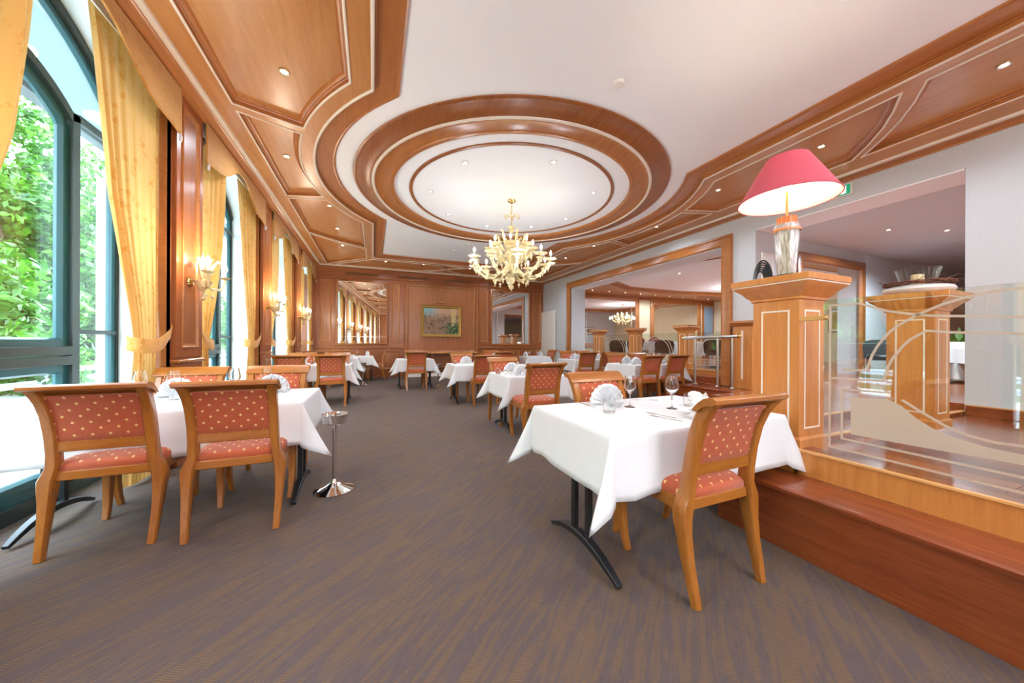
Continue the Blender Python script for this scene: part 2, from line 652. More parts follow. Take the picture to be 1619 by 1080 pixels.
def arc(cx, cy, r, a0, a1, n):
    return [(cx + r * math.cos(math.radians(a0 + (a1 - a0) * i / n)), cy + r * math.sin(math.radians(a0 + (a1 - a0) * i / n))) for i in range(n + 1)]


def point_light(name, loc, power, color=WARM, size=0.05, parent=None):
    l = bpy.data.lights.new(name, 'POINT')
    l.energy = power
    l.color = color
    l.shadow_soft_size = size
    o = bpy.data.objects.new(name, l)
    COL.objects.link(o)
    o.location = loc
    if parent is not None:
        o.parent = parent
    return o


def spot_light(name, loc, power, color=WARM, angle=150, size=0.04, parent=None):
    l = bpy.data.lights.new(name, 'SPOT')
    l.energy = power
    l.color = color
    l.spot_size = math.radians(angle)
    l.spot_blend = 0.6
    l.shadow_soft_size = size
    o = bpy.data.objects.new(name, l)
    COL.objects.link(o)
    o.location = loc
    if parent is not None:
        o.parent = parent
    return o
# ================================================================== ROOM SHELL
XL, XW, XF, XR = -1.72, -1.77, -2.20, 6.45
YN, YB = -6.55, 12.25
ZS, ZW = 3.66, 3.742
RX, RY = 2.28, 5.55                      # centre of the ceiling rosette

floor = MB().box(-2.32, XR + 0.05, YN, YB, -0.06, 0.0).build('floor', M['carpet'], None, 0)
floor['kind'] = 'structure'


def area2(p):
    return sum(p[i][0] * p[(i + 1) % len(p)][1] - p[(i + 1) % len(p)][0] * p[i][1] for i in range(len(p)))


def ccw(p):
    return p if area2(p) > 0 else list(reversed(p))


def tray(hx, hy, R):
    d = math.degrees(math.asin(math.sqrt(R * R - hx * hx) / R))
    p = [(RX + hx, RY - hy)] + arc(RX, RY, R, -d, d, 28) + [(RX + hx, RY + hy), (RX - hx, RY + hy)]
    return p + arc(RX, RY, R, 180 - d, 180 + d, 28) + [(RX - hx, RY - hy)]


ceiling = structure('ceiling')
T0 = tray(2.28, 5.06, 3.03)


def arcpts(y0, y1, R=3.22, n=14):
    return [(RX - math.sqrt(R * R - (y - RY) ** 2), y) for y in (y0 + (y1 - y0) * i / n for i in range(n + 1))]


cofs = []
pB = [(-1.345, 4.45)] + arcpts(4.63, 6.47) + [(-1.345, 6.65)]
pC = [(-1.345, 6.80)] + arcpts(6.62, 7.575) + [(-0.22, 9.50), (-0.50, 9.355), (-0.78, 9.177), (-1.06, 8.948), (-1.345, 8.68)]
pD = [(-1.345, 8.82), (-1.06, 9.10), (-0.78, 9.34), (-0.5, 9.53), (-0.2, 9.70), (-0.2, 10.72), (-1.345, 11.95)]
fx = lambda p: [(2 * RX - a, b) for a, b in p]
fy = lambda p: [(a, 2 * RY - b) for a, b in p]
for q in (pC, pD):
    cofs += [q, fx(q), fy(q), fx(fy(q))]
cofs += [pB, fx(pB)]
pG = [(0.0, 10.84), (1.62, 10.84), (1.95, 11.12), (2.2, 11.38), (1.95, 11.62), (1.42, 11.93), (-1.06, 11.93)]
pT = [(1.86, 10.84), (2.70, 10.84), (2.45, 11.08), (2.28, 11.26), (2.11, 11.08)]
pU = [(1.72, 11.93), (2.05, 11.72), (2.28, 11.5), (2.51, 11.72), (2.84, 11.93)]
for q in (pG, fx(pG), pT, pU):
    cofs += [q, fy(q)]
for k in range(2):
    y0_ = -3.7 - 2.55 * k
    q = [(-1.345, y0_), (-0.22, y0_), (-0.22, y0_ + 2.4), (-1.345, y0_ + 2.4)]
    cofs += [q, fx(q)]
cofs = [ccw(q) for q in cofs]
out = [(XL - 0.1, YN), (XR + 0.1, YN), (XR + 0.1, YB), (XL - 0.1, YB)]
T9 = [(0.0, -6.0), (4.56, -6.0), (4.56, -1.25), (0.0, -1.25)]
MB().plate(out, [T0, T9] + cofs, ZS).build('soffit', M['ceil_wood'], ceiling, 0)
for q in cofs:
    MB().sweep(q, [(-0.022, ZS + 0.001), (-0.022, ZS - 0.008), (-0.012, ZS - 0.012), (-0.002, ZS - 0.008), (0.0, ZS)], True).build('coffer_bead', M['cream'], ceiling)
    MB().sweep(q, [(0.0, ZS - 0.002), (0.0, ZS + 0.03), (0.012, ZS + 0.034), (0.015, ZS + 0.042), (0.03, ZS + 0.046), (0.05, ZS + 0.062), (0.056, ZS + 0.068)], True).build('coffer_moulding', M['mould'], ceiling)
    MB().prism(q, ZS + 0.066, ZS + 0.078).build('coffer_panel', M['ceil_wood'], ceiling, 0)
MB().sweep(T0, [(-0.03, ZS + 0.001), (-0.03, ZS - 0.010), (-0.016, ZS - 0.016), (-0.002, ZS - 0.010), (0, ZS)], True).build('tray_bead', M['cream'], ceiling)
MB().sweep(T0, [(0, ZS - 0.002), (0, ZS + 0.035), (0.012, ZS + 0.038), (0.014, ZS + 0.048), (0.035, ZS + 0.050)], True).build('tray_riser', M['mould'], ceiling)
MB().sweep(T0, [(0.033, ZS + 0.049), (0.06, ZS + 0.055), (0.13, ZS + 0.060), (0.20, ZS + 0.068), (0.204, ZS + 0.060), (0.222, ZS + 0.056), (0.236, ZS + 0.062), (0.24, ZW)], True).build('tray_crown', M['mould'], ceiling)
MB().prism(T0, ZW, ZW + 0.03).build('tray_panel', M['white_ceiling'], ceiling, 0)
MB().prism(T9, ZW, ZW + 0.03).build('tray_panel', M['white_ceiling'], ceiling, 0)
MB().sweep(T9, [(-0.03, ZS + 0.001), (-0.03, ZS - 0.010), (-0.016, ZS - 0.016), (-0.002, ZS - 0.010), (0, ZS), (0, ZS + 0.05), (0.2, ZS + 0.06), (0.22, ZW)], True).build('tray_crown', M['mould'], ceiling)
# rosette: three wooden rings on the white field
ring = lambda pr: MB().shell([(r, z) for r, z in pr], 96, (RX, RY, 0))
ring([(2.57, ZW + 0.002), (2.572, ZW - 0.016), (2.555, ZW - 0.026), (2.53, ZW - 0.026), (2.522, ZW - 0.018), (2.44, ZW - 0.026), (2.36, ZW - 0.040), (2.345, ZW - 0.050), (2.315, ZW - 0.052)]).build('rosette_outer_ring', M['mould_dark'], ceiling)
ring([(2.318, ZW - 0.050), (2.312, ZW - 0.064), (2.295, ZW - 0.070), (2.278, ZW - 0.064), (2.272, ZW - 0.050)]).build('rosette_bead', M['cream'], ceiling)
ring([(2.274, ZW - 0.052), (2.262, ZW - 0.040), (2.20, ZW - 0.028), (2.12, ZW - 0.030), (2.06, ZW - 0.042), (2.05, ZW - 0.054), (2.02, ZW - 0.058), (1.995, ZW - 0.05), (1.985, ZW + 0.002)]).build('rosette_inner_ring', M['mould'], ceiling)
ring([(1.755, ZW + 0.002), (1.75, ZW - 0.016), (1.728, ZW - 0.022), (1.706, ZW - 0.016), (1.70, ZW + 0.002)]).build('rosette_thin_ring', M['mould_dark'], ceiling)
# cornice round the room
RP = [(XL, YN), (XR, YN), (XR, YB), (XL, YB)]
MB().sweep(RP, [(0, 3.585), (0.022, 3.585), (0.026, 3.598), (0.045, 3.602), (0.05, 3.612), (0.06, 3.616), (0.10, 3.626), (0.128, 3.642)], True).build('cornice', M['mould'], ceiling)
MB().sweep(RP, [(0.126, 3.645), (0.128, 3.634), (0.148, 3.630), (0.172, 3.638), (0.178, 3.662)], True).build('cornice_bead', M['cream'], ceiling)
# slab that keeps the daylight out
MB().box(XF - 0.05, 16.5, YN - 0.2, YB + 0.3, 4.25, 4.35).build('slab', M['white_ceiling'], ceiling, 0)

# ------------------------------------------------------------------ left wall with arched windows
WIN = [3.05 + 2.70 * k for k in range(-3, 4)]
PIER = [3.05 + 2.70 * (k + 0.5) for k in range(-4, 4)]
ARC_R, ARC_Z = 1.66, 2.20


def arch(c, half, R, zc, n=20):
    return [(c + d, zc + math.sqrt(R * R - d * d)) for d in (half - 2 * half * i / n for i in range(n + 1))]


wl = structure('wall_left')
LM = lambda a, b, h: (h, a, b)
for p in PIER:
    y0, y1 = max(p - 0.07, YN - 0.1), min(p + 0.07, YB + 0.1)
    a0, a1 = max(p - 0.33, YN - 0.1), min(p + 0.33, YB + 0.1)
    MB().prism([(XW, a0), (XF - 0.06, y0), (XF - 0.06, y1), (XW, a1)], 0, 4.25).build('pier_core', M['plaster'], wl, 0)
for c in WIN:
    hole = arch(c, 1.30, ARC_R, ARC_Z)
    poly = [(c + 1.37, hole[0][1]), *[(a, b) for a, b in hole], (c - 1.37, hole[-1][1]), (c - 1.37, 4.25), (c + 1.37, 4.25)]
    m = MB().prism(poly, XF - 0.06, XF - 0.02, LM)
    inn = [(c + (a - c) * 0.80, b) for a, b in hole]
    rows = [[(XF - 0.02, a, b) for a, b in hole], [(XW, a, b + 0.02) for a, b in inn]]
    m.grid(rows)
    m.build('reveal_arch', M['plaster'], wl, 40)
    MB().prism([(c + 1.1, 3.5), (c + 1.1, 4.25), (c - 1.1, 4.25), (c - 1.1, 3.5)], XW - 0.005, XW + 0.005, LM).build('header', M['plaster'], wl, 0)
# wooden pier facings: stiles, recessed panel, base, rail
def frame_on(mp, a0, a1, b0, b1, prof):
    return MB().sweep([(a0, b0), (a1, b0), (a1, b1), (a0, b1)], prof, True, mp)


PANEL_MOULD = [(0, 0.0), (0.0, 0.012), (0.008, 0.016), (0.016, 0.012), (0.026, 0.002), (0.045, -0.006)]


def panel_set(parent, mp, a0, a1, b0, b1, stile, mat_f, mat_p, inlay=True, back=0.0):
    """field board with a rectangular recess: frame pieces, moulding and panel"""
    s = stile
    MB().prism([(a0, b0), (a0 + s, b0), (a0 + s, b1), (a0, b1)], back, back + 0.02, mp).build('stile', mat_f, parent, 0)
    MB().prism([(a1 - s, b0), (a1, b0), (a1, b1), (a1 - s, b1)], back, back + 0.02, mp).build('stile', mat_f, parent, 0)
    MB().prism([(a0 + s, b0), (a1 - s, b0), (a1 - s, b0 + s), (a0 + s, b0 + s)], back, back + 0.02, mp).build('rail', mat_f, parent, 0)
    MB().prism([(a0 + s, b1 - s), (a1 - s, b1 - s), (a1 - s, b1), (a0 + s, b1)], back, back + 0.02, mp).build('rail', mat_f, parent, 0)
    MB().sweep(ccw([(a0 + s, b0 + s), (a1 - s, b0 + s), (a1 - s, b1 - s), (a0 + s, b1 - s)]), [(o, h + back + 0.018) for o, h in PANEL_MOULD], True, mp).build('moulding', M['mould'], parent)
    MB().prism([(a0 + s + 0.03, b0 + s + 0.03), (a1 - s - 0.03, b0 + s + 0.03), (a1 - s - 0.03, b1 - s - 0.03), (a0 + s + 0.03, b1 - s - 0.03)], back, back + 0.012, mp).build('panel', mat_p, parent, 0)


LMp = lambda a, b, h: (XL - 0.02 + h, a, b)
for i, p in enumerate(PIER):
    y0, y1 = max(p - 0.26, YN + 0.01), min(p + 0.26, YB - 0.015)
    if p > YB:
        y0 = 12.09
    if y1 - y0 < 0.1:
        y0, y1 = 12.09, 12.235
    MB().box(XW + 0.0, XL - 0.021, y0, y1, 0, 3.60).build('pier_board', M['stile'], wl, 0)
    MB().box(XW - 0.002, XW + 0.012, max(p - 0.335, YN + 0.01), min(p + 0.335, YB - 0.015), 0, 3.60).build('gap_shade_board', M['mould_dark'], wl, 0)  # dark strip over the plaster, stands in for shade between curtain and pier
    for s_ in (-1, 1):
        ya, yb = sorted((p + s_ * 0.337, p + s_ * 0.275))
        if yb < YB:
            MB().box(-1.86, XW + 0.012, ya, yb, 0, 3.60).build('gap_shade_jamb', M['mould_dark'], wl, 0)  # dark strip round the pier edge, carries on the painted shade gap
    if y1 - y0 > 0.4:
        panel_set(wl, LMp, y0, y1, 1.04, 3.585, 0.09, M['stile'], M['wall_wood'])
        panel_set(wl, LMp, y0, y1, 0.12, 0.98, 0.09, M['stile'], M['wall_wood'])
    MB().bbox(XW, XL + 0.03, y0 - 0.01, y1 + 0.01, 0.985, 1.02, 0.008).build('chair_rail', M['mould'], wl, 0)
    MB().bbox(XW, XL + 0.015, y0 - 0.005, y1 + 0.005, 0.0, 0.12, 0.006).build('base_board', M['stile'], wl, 0)

# windows
def pane_obj(poly, x, parent):
    return MB().prism(poly, x - 0.006, x + 0.006, LM).build('pane', M['window_glass'], parent, 0)


def bar_y(m, y0, y1, z0, z1, d=0.05):
    return m.box(XF - d, XF + d * 0.4, y0, y1, z0, z1)


for wi, c in enumerate(WIN):
    w = structure('window_%d' % (wi + 1))
    path = [(c + 1.30, 0.0)] + arch(c, 1.30, ARC_R, ARC_Z) + [(c - 1.30, 0.0)]
    MB().sweep(path, [(0, -0.05), (0, 0.02), (0.05, 0.02), (0.055, 0.0), (0.075, 0.0), (0.08, -0.05)], False, lambda a, b, h: (XF + h, a, b), True).build('outer_frame', M['frame_shaded'], w, 30)
    MB().sweep(path, [(0.08, -0.045), (0.08, -0.008), (0.125, -0.008), (0.13, -0.045)], False, lambda a, b, h: (XF + h, a, b), True).build('inner_frame', M['frame_lit'], w, 30)
    MB().box(XF - 0.06, XF + 0.03, c - 1.30, c + 1.30, 0.0, 0.10).build('sill_rail', M['frame_shaded'], w, 0)
    MB().box(XF - 0.05, XF + 0.005, c - 1.22, c + 1.22, 0.10, 0.17).build('bottom_rail', M['frame_lit'], w, 0)
    for s in (-1, 1):
        MB().box(XF - 0.06, XF + 0.02, c + s * 0.735 - 0.035, c + s * 0.735 + 0.035, 0.1, 2.99).build('mullion', M['frame_shaded'], w, 0)
        lo, hi = sorted((c + s * 0.77, c + s * 1.20))
        MB().box(XF - 0.04, XF + 0.012, lo, hi, 1.252, 1.288).build('glazing_bar', M['frame_shaded'], w, 0)
        MB().box(XF - 0.05, XF + 0.015, lo, hi, 2.95, 3.01).build('glazing_bar', M['frame_shaded'], w, 0)
        pane_obj([(lo, 0.17), (hi, 0.17), (hi, 1.252), (lo, 1.252)], XF - 0.025, w)
        pane_obj([(lo, 1.288), (hi, 1.288), (hi, 2.95), (lo, 2.95)], XF - 0.025, w)
    # inner arch over the middle light
    ia = arch(c, 0.70, 1.05, 2.17, 16)
    MB().sweep([(c + 0.77, 2.975)] + ia + [(c - 0.77, 2.975)], [(-0.03, -0.05), (-0.03, 0.02), (0.03, 0.02), (0.03, -0.05)], False, lambda a, b, h: (XF + h, a, b), True).build('arched_transom', M['frame_shaded'], w, 30)
    for z0, z1 in ((1.085, 1.155), (1.01, 1.08)):
        MB().bbox(XF - 0.055, XF + 0.025, c - 0.70, c + 0.70, z0, z1, 0.006).build('transom', M['frame_shaded'], w, 0)
    # opening sash: lit-tone frame inside the shaded-tone one
    sp = [(c - 0.70, 1.155), (c + 0.70, 1.155), (c + 0.70, 2.86)] + arch(c, 0.66, 1.02, 2.15, 14) + [(c - 0.70, 2.86)]
    MB().sweep(sp, [(0.0, -0.05), (0.0, -0.005), (0.05, -0.005), (0.065, -0.03), (0.065, -0.05)], True, lambda a, b, h: (XF + h, a, b), True).build('sash', M['frame_lit'], w, 30)
    sp2 = [(c - 0.70, 0.17), (c + 0.70, 0.17), (c + 0.70, 1.01), (c - 0.70, 1.01)]
    MB().sweep(sp2, [(0.0, -0.05), (0.0, -0.005), (0.05, -0.005), (0.065, -0.03), (0.065, -0.05)], True, lambda a, b, h: (XF + h, a, b), True).build('sash', M['frame_lit'], w, 30)
    pane_obj([(c - 0.64, 1.21), (c + 0.64, 1.21), (c + 0.64, 2.90)] + arch(c, 0.60, 1.0, 2.13, 12) + [(c - 0.64, 2.90)], XF - 0.03, w)
    pane_obj([(c - 0.64, 0.23), (c + 0.64, 0.23), (c + 0.64, 0.95), (c - 0.64, 0.95)], XF - 0.03, w)
    fan = arch(c, 1.19, 1.55, 2.20, 16) + [(c - 1.19, 3.01), (c - 0.77, 3.01)] + [(a, b + 0.03) for a, b in reversed(ia)] + [(c + 0.77, 3.01), (c + 1.19, 3.01)]
    pane_obj(fan, XF - 0.03, w)

# ------------------------------------------------------------------ back wall
wb = structure('wall_back')
MB().box(XF - 0.1, 16.5, YB + 0.001, YB + 0.12, 0, 4.25).build('wall_core', M['stile'], wb, 0)
BM = lambda a, b, h: (a, YB - h, b)
# frieze with the air vents, moulding under it
MB().prism([(XL, 3.345), (XR, 3.345), (XR, 3.60), (XL, 3.60)], 0, 0.03, BM).build('frieze', M['stile_x'], wb, 0)
MB().sweep([(XL, 3.32), (XR, 3.32)], [(0, 0), (0, 0.045), (0.01, 0.05), (0.018, 0.04), (0.03, 0.03), (0.03, 0)], False, BM, True).build('frieze_moulding', M['mould'], wb)
panel_set(wb, BM, -1.66, -1.16, 1.13, 3.31, 0.09, M['stile'], M['wall_wood'])
panel_set(wb, BM, 0.50, 0.93, 1.13, 3.31, 0.08, M['stile'], M['wall_wood'])
panel_set(wb, BM, 3.70, 4.14, 1.13, 3.31, 0.08, M['stile'], M['wall_wood'])
panel_set(wb, BM, 5.88, 6.42, 1.13, 3.31, 0.09, M['stile'], M['wall_wood'])
MB().prism([(1.12, 0.86), (3.52, 0.86), (3.52, 3.18), (1.12, 3.18)], 0.0, 0.012, BM).build('panel', M['wall_wood'], wb, 0)
for (a0, a1, b0, b1) in ((0.98, 3.66, 0.80, 3.30), (1.10, 3.54, 0.84, 3.20)):
    MB().sweep([(a0, b0), (a1, b0), (a1, b1), (a0, b1)], [(0, 0), (0, 0.03), (0.015, 0.036), (0.03, 0.026), (0.05, 0.012)], True, BM).build('moulding', M['mould'], wb)
for a0, a1 in ((XL, 0.98), (3.66, XR)):
    MB().prism([(a0, 1.02), (a1, 1.02), (a1, 1.13), (a0, 1.13)], 0, 0.03, BM).build('rail', M['stile_x'], wb, 0)
    MB().sweep([(a0, 0.985), (a1, 0.985)], [(0, 0), (0, 0.05), (0.012, 0.06), (0.03, 0.05), (0.035, 0.03), (0.035, 0)], False, BM, True).build('chair_rail', M['mould'], wb)
    MB().prism([(a0, 0), (a1, 0), (a1, 0.16), (a0, 0.16)], 0, 0.035, BM).build('base_board', M['stile_x'], wb, 0)
    n = 3
    for k in range(n):
        u0 = a0 + (a1 - a0) * k / n
        u1 = a0 + (a1 - a0) * (k + 1) / n
        panel_set(wb, BM, u0 + 0.01, u1 - 0.01, 0.17, 0.98, 0.10, M['stile'], M['wall_wood'])

# ------------------------------------------------------------------ right wall, openings to the raised rooms
wr = structure('wall_right')
XT = XR + 0.60
m = MB()
for y0, y1, z0, z1 in ((YN, 1.61, 0, 4.25), (3.96, 4.58, 0, 4.25), (10.16, YB, 0, 4.25), (1.61, 3.96, 3.29, 4.25), (4.58, 10.16, 3.13, 4.25), (1.61, 3.96, 0, 0.36), (4.58, 10.16, 0, 0.33)):
    m.box(XR, XT, y0, y1, z0, z1)
m.build('wall_core', M['grey_wall'], wr, 0)
MB().sweep([(10.16, 0.37), (10.16, 3.13), (4.58, 3.13), (4.58, 0.37)], [(0.0, -0.02), (0.0, 0.05), (-0.018, 0.058), (-0.036, 0.046), (-0.15, 0.046), (-0.16, 0.066), (-0.195, 0.066), (-0.205, 0.05), (-0.205, 0)], False, lambda a, b, h: (XR - h, a, b)).build('opening_casing', M['mould'], wr)
bb = structure('baseboard_right')
MB().bbox(XR - 0.02, XR, YN, 1.60, 0.37, 0.485, 0.004).build('board', M['step'], bb, 0)
MB().bbox(XR - 0.026, XR, YN, 1.60, 0.482, 0.496, 0.003).build('cap', M['nosing'], bb, 0)

wn_ = structure('wall_near')
MB().box(XL - 0.55, 16.5, YN - 0.12, YN, 0, 4.25).build('wall_core', M['cream_wall'], wn_, 0)
for k in range(5):
    panel_set(wn_, lambda a, b, h: (-a, YN + h, b), -6.4 + 1.62 * k, -6.4 + 1.62 * (k + 1) - 0.02, 0.1, 3.55, 0.12, M['stile'], M['wall_wood'])

# ------------------------------------------------------------------ raised floor along the right
pf = structure('floor_platform')
PX = 2.53
YP = -1.5
MB().box(PX, XR, YN, 1.62, 0.0, 0.352).build('deck', M['plank3'], pf, 0)
random.seed(3)
x = PX + 0.03
mats = [M['plank1'], M['plank2'], M['plank3'], M['plank1']]
pl_cache = {}
while x < XR - 0.03:
    w = min(0.145, XR - 0.022 - x)
    y = YP - random.random() * 0.9
    while y < 1.62:
        L = random.choice((0.9, 1.15, 1.4))
        y0, y1 = max(y, YP), min(y + L, 1.62)
        if y1 - y0 > 0.05:
            MB().bbox(x + 0.001, x + w - 0.001, y0 + 0.001, y1 - 0.001, 0.352, 0.370, 0.0015).build('plank', random.choice(mats), pf, 0)
        y += L
    x += w
MB().box(PX, XR, YN, YP, 0.352, 0.370).build('plank', M['plank1'], pf, 0)
# upper landing, two low steps behind the pillars, stair landing by the handrail
MB().box(2.86, XR, 1.90, 2.55, 0.0, 0.50).box(4.25, XR, 2.55, 3.2, 0, 0.50).box(5.75, XR, 3.2, 5.25, 0, 0.355).box(2.86, XR, 1.62, 1.90, 0, 0.42).build('landing', M['plank1'], pf, 0)
for yy, zz in ((1.60, 0.42), (1.88, 0.50)):
    MB().bbox(2.86, XR, yy, yy + 0.035, zz - 0.012, zz + 0.006, 0.003).build('step_nosing', M['nosing'], pf, 0)
MB().bbox(5.72, 5.78, 3.2, 5.28, 0.33, 0.37, 0.008).build('step_nosing', M['step'], pf, 0)
MB().box(5.40, 5.75, 3.2, 5.25, 0, 0.18).build('step', M['step'], pf, 0)

t1 = structure('trim_1')       # the broad wooden step below the glass screen
MB().bbox(2.215, PX, YN, 1.60, 0.0, 0.335, 0.002).build('riser', M['step'], t1, 0)
MB().sweep([(2.20, YN), (2.20, 1.62)], [(0.0, 0.335), (0.004, 0.345), (0.004, 0.358), (-0.004, 0.368), (-0.02, 0.372), (-0.34, 0.372), (-0.34, 0.335)], False, None, True).build('tread', M['step'], t1, 25)
t2 = structure('trim_2')       # kerb carrying the glass screen and the pillar
MB().box(2.51, 2.66, YN, 1.30, 0.37, 0.523).box(2.51, 2.86, 1.28, 1.60, 0.37, 0.523).build('kerb', M['pillar'], t2, 0)
MB().bbox(2.500, 2.525, YN, 1.60, 0.515, 0.533, 0.004).build('nosing', M['nosing'], t2, 0)
MB().box(2.526, 2.66, YN, 1.28, 0.522, 0.528).build('kerb_top', M['step'], t2, 0)
# ------------------------------------------------------------------ raised rooms behind the right wall
rf = structure('floor_raised')
MB().box(XR + 0.02, 16.5, YN, YB, 0.0, 0.50).build('deck', M['plank1'], rf, 0)
t3 = structure('trim_3')       # step and kerb of the raised dining room
MB().bbox(XR - 0.06, 6.95, 4.60, 10.14, 0.335, 0.375, 0.008).build('tread', M['step'], t3, 0)
MB().box(XR - 0.03, XR, 4.6, 10.14, 0.0, 0.335).build('riser', M['step'], t3, 0)
MB().box(6.90, 7.22, 4.60, 10.14, 0.36, 0.60).build('kerb', M['pillar'], t3, 0)
MB().bbox(6.885, 6.905, 4.60, 10.14, 0.585, 0.608, 0.003).build('nosing', M['nosing'], t3, 0)
c2 = structure('ceiling_raised')
hole = [(8.2, 5.6), (15.0, 5.6), (15.6, 6.6), (15.6, 9.2), (15.0, 10.4), (12.4, 10.9), (9.6, 10.9), (8.0, 10.0), (7.7, 8.6), (7.7, 6.8)]
MB().plate([(XT - 0.02, 4.05), (16.5, 4.05), (16.5, YB), (XT - 0.02, YB)], [hole], 3.36).build('soffit', M['ceil_wood'], c2, 0)
MB().sweep(ccw(hole), [(-0.04, 3.36), (-0.03, 3.345), (0, 3.35), (0, 3.43), (0.03, 3.44), (0.2, 3.46), (0.22, 3.48)], True).build('tray_crown', M['mould'], c2)
MB().prism(ccw(hole), 3.475, 3.50).build('tray_panel', M['white_ceiling'], c2, 0)
MB().prism([(XT, YN), (16.5, YN), (16.5, 4.0), (XT, 4.0)], 3.27, 3.33).build('corridor_panel', M['grey_wall'], c2, 0)
wd = structure('wall_dividing')
m = MB()
for x0, x1, z0, z1 in ((XT, 7.75, 0.5, 4.2), (10.3, 11.2, 0.5, 4.2), (7.75, 10.3, 3.03, 4.2), (11.2, 16.5, 0.5, 4.2)):
    m.box(x0, x1, 4.0, 4.45, z0, z1)
m.build('wall_core', M['grey_wall'], wd, 0)
MB().sweep([(7.75, 0.5), (7.75, 3.03), (10.3, 3.03), (10.3, 0.5)], [(0, 0), (0, 0.05), (-0.03, 0.06), (-0.14, 0.05), (-0.17, 0)], False, lambda a, b, h: (a, 4.0 - h, b)).build('opening_casing', M['mould_dark'], wd)
we = structure('wall_far')
MB().box(16.5, 16.6, YN, YB, 0, 4.25).build('wall_core', M['cream_wall'], we, 0)
# its back wall: cream fields and wooden mirror surrounds
MB().prism([(XT, 0.5), (16.5, 0.5), (16.5, 3.36), (XT, 3.36)], 0.0, 0.02, BM).build('cream_field', M['cream_wall'], wb, 0)
MB().prism([(XT, 3.22), (16.5, 3.22), (16.5, 3.37), (XT, 3.37)], 0.02, 0.06, BM).build('frieze', M['stile_x'], wb, 0)


def make_mirror(label, group, a0, a1, b0, b1, frame, wallh=0.0, turn=0.0):
    t = thing('wall_mirror', label, 'mirror', ((a0 + a1) / 2, YB - wallh, b0), 0, group)
    cx, cz = (a0 + a1) / 2, b0
    mp = lambda a, b, h: (a - cx, -h, b - cz)
    if frame:
        MB().sweep([(a0, b0), (a1, b0), (a1, b1), (a0, b1)], [(-frame, 0), (-frame, 0.05), (-frame + 0.03, 0.062), (-0.04, 0.05), (-0.015, 0.04), (0, 0.03), (0, 0.0)], True, mp).build('mirror_frame', M['mould'], t)
    if turn:
        mp = lambda a, b, h: (a - cx, -h - (a - a0) * turn, b - cz)
        MB().box(a0 - cx, a1 - cx, -(a1 - a0) * turn - 0.03, 0, b1 - cz, b1 - cz + 0.02).box(a0 - cx, a1 - cx, -(a1 - a0) * turn - 0.03, 0, b0 - cz - 0.02, b0 - cz).box(a1 - cx, a1 - cx + 0.02, -(a1 - a0) * turn - 0.03, 0, b0 - cz - 0.02, b1 - cz + 0.02).build('mirror_mount', M['mould'], t, 0)
    MB().prism([(a0, b0), (a1, b0), (a1, b1), (a0, b1)], 0.006, 0.024, mp).build('mirror_glass', M['mirror'], t, 0)
    d = 0.22
    for k in (0, 1):
        x = a0 + d if k == 0 else a1 - d
        MB().prism([(x - 0.012, b0), (x + 0.012, b0), (x + 0.012, b1), (x - 0.012, b1)], 0.024, 0.028, mp).build('bevel_strip', M['bevel'], t, 0)
        z = b0 + d if k == 0 else b1 - d
        MB().prism([(a0, z - 0.01), (a1, z - 0.01), (a1, z + 0.01), (a0, z + 0.01)], 0.024, 0.0275, mp).build('bevel_strip', M['bevel'], t, 0)
    return t


make_mirror('large mirror set in the wood panelling left of the painting', None, -1.06, 0.41, 1.15, 3.17, 0.07, 0.0, 0.055)
make_mirror('large mirror set in the wood panelling right of the painting', None, 4.24, 5.78, 1.15, 3.17, 0.07)
make_mirror('wood framed mirror at the left end of the raised dining room', None, 8.35, 11.25, 1.2, 3.12, 0.22, 0.02)
make_mirror('wood framed mirror in the middle of the raised dining room wall', None, 12.4, 15.3, 1.2, 3.12, 0.22, 0.02)

# ------------------------------------------------------------------ pillars
def pillar(loc, s, h, label, inlay=True, capw=0.10):
    t = thing('wooden_pillar', label, 'pillar', loc)
    a = s / 2
    MB().box(-a, a, -a, a, 0.0, h - 0.10).build('shaft', M['pillar'], t, 0)
    pb = [(-a, -a), (a, -a), (a, a), (-a, a)]
    MB().sweep(pb, [(0, 0), (-0.014, 0.0), (-0.014, 0.055), (-0.006, 0.065), (0, 0.07)], True).build('base_moulding', M['pillar'], t)
    MB().sweep(pb, [(0, h - 0.155), (-0.012, h - 0.15), (-0.012, h - 0.135), (-0.03, h - 0.12), (-0.055, h - 0.085), (-0.085, h - 0.06), (-0.09, h - 0.05)], True).build('cornice_moulding', M['pillar'], t)
    MB().sweep(pb, [(-0.07, h - 0.053), (-0.094, h - 0.05), (-0.094, h - 0.042), (-0.07, h - 0.04)], True).build('cream_line', M['cream'], t)
    b = a + capw
    MB().bbox(-b, b, -b, b, h - 0.042, h, 0.003).build('cap', M['pillar'], t, 0)
    if inlay:
        for k in range(4):
            an = k * PI / 2
            cs, sn = math.cos(an), math.sin(an)
            mp = lambda u, z, w: (cs * (a + w) - sn * u, sn * (a + w) + cs * u, z)
            q = a - 0.055
            MB().sweep([(-q, 0.12), (q, 0.12), (q, h - 0.22), (-q, h - 0.22)], [(0, 0.0), (0, 0.002), (0.011, 0.002), (0.011, 0.0)], True, mp).build('inlay_line', M['cream'], t, 0)
    return t


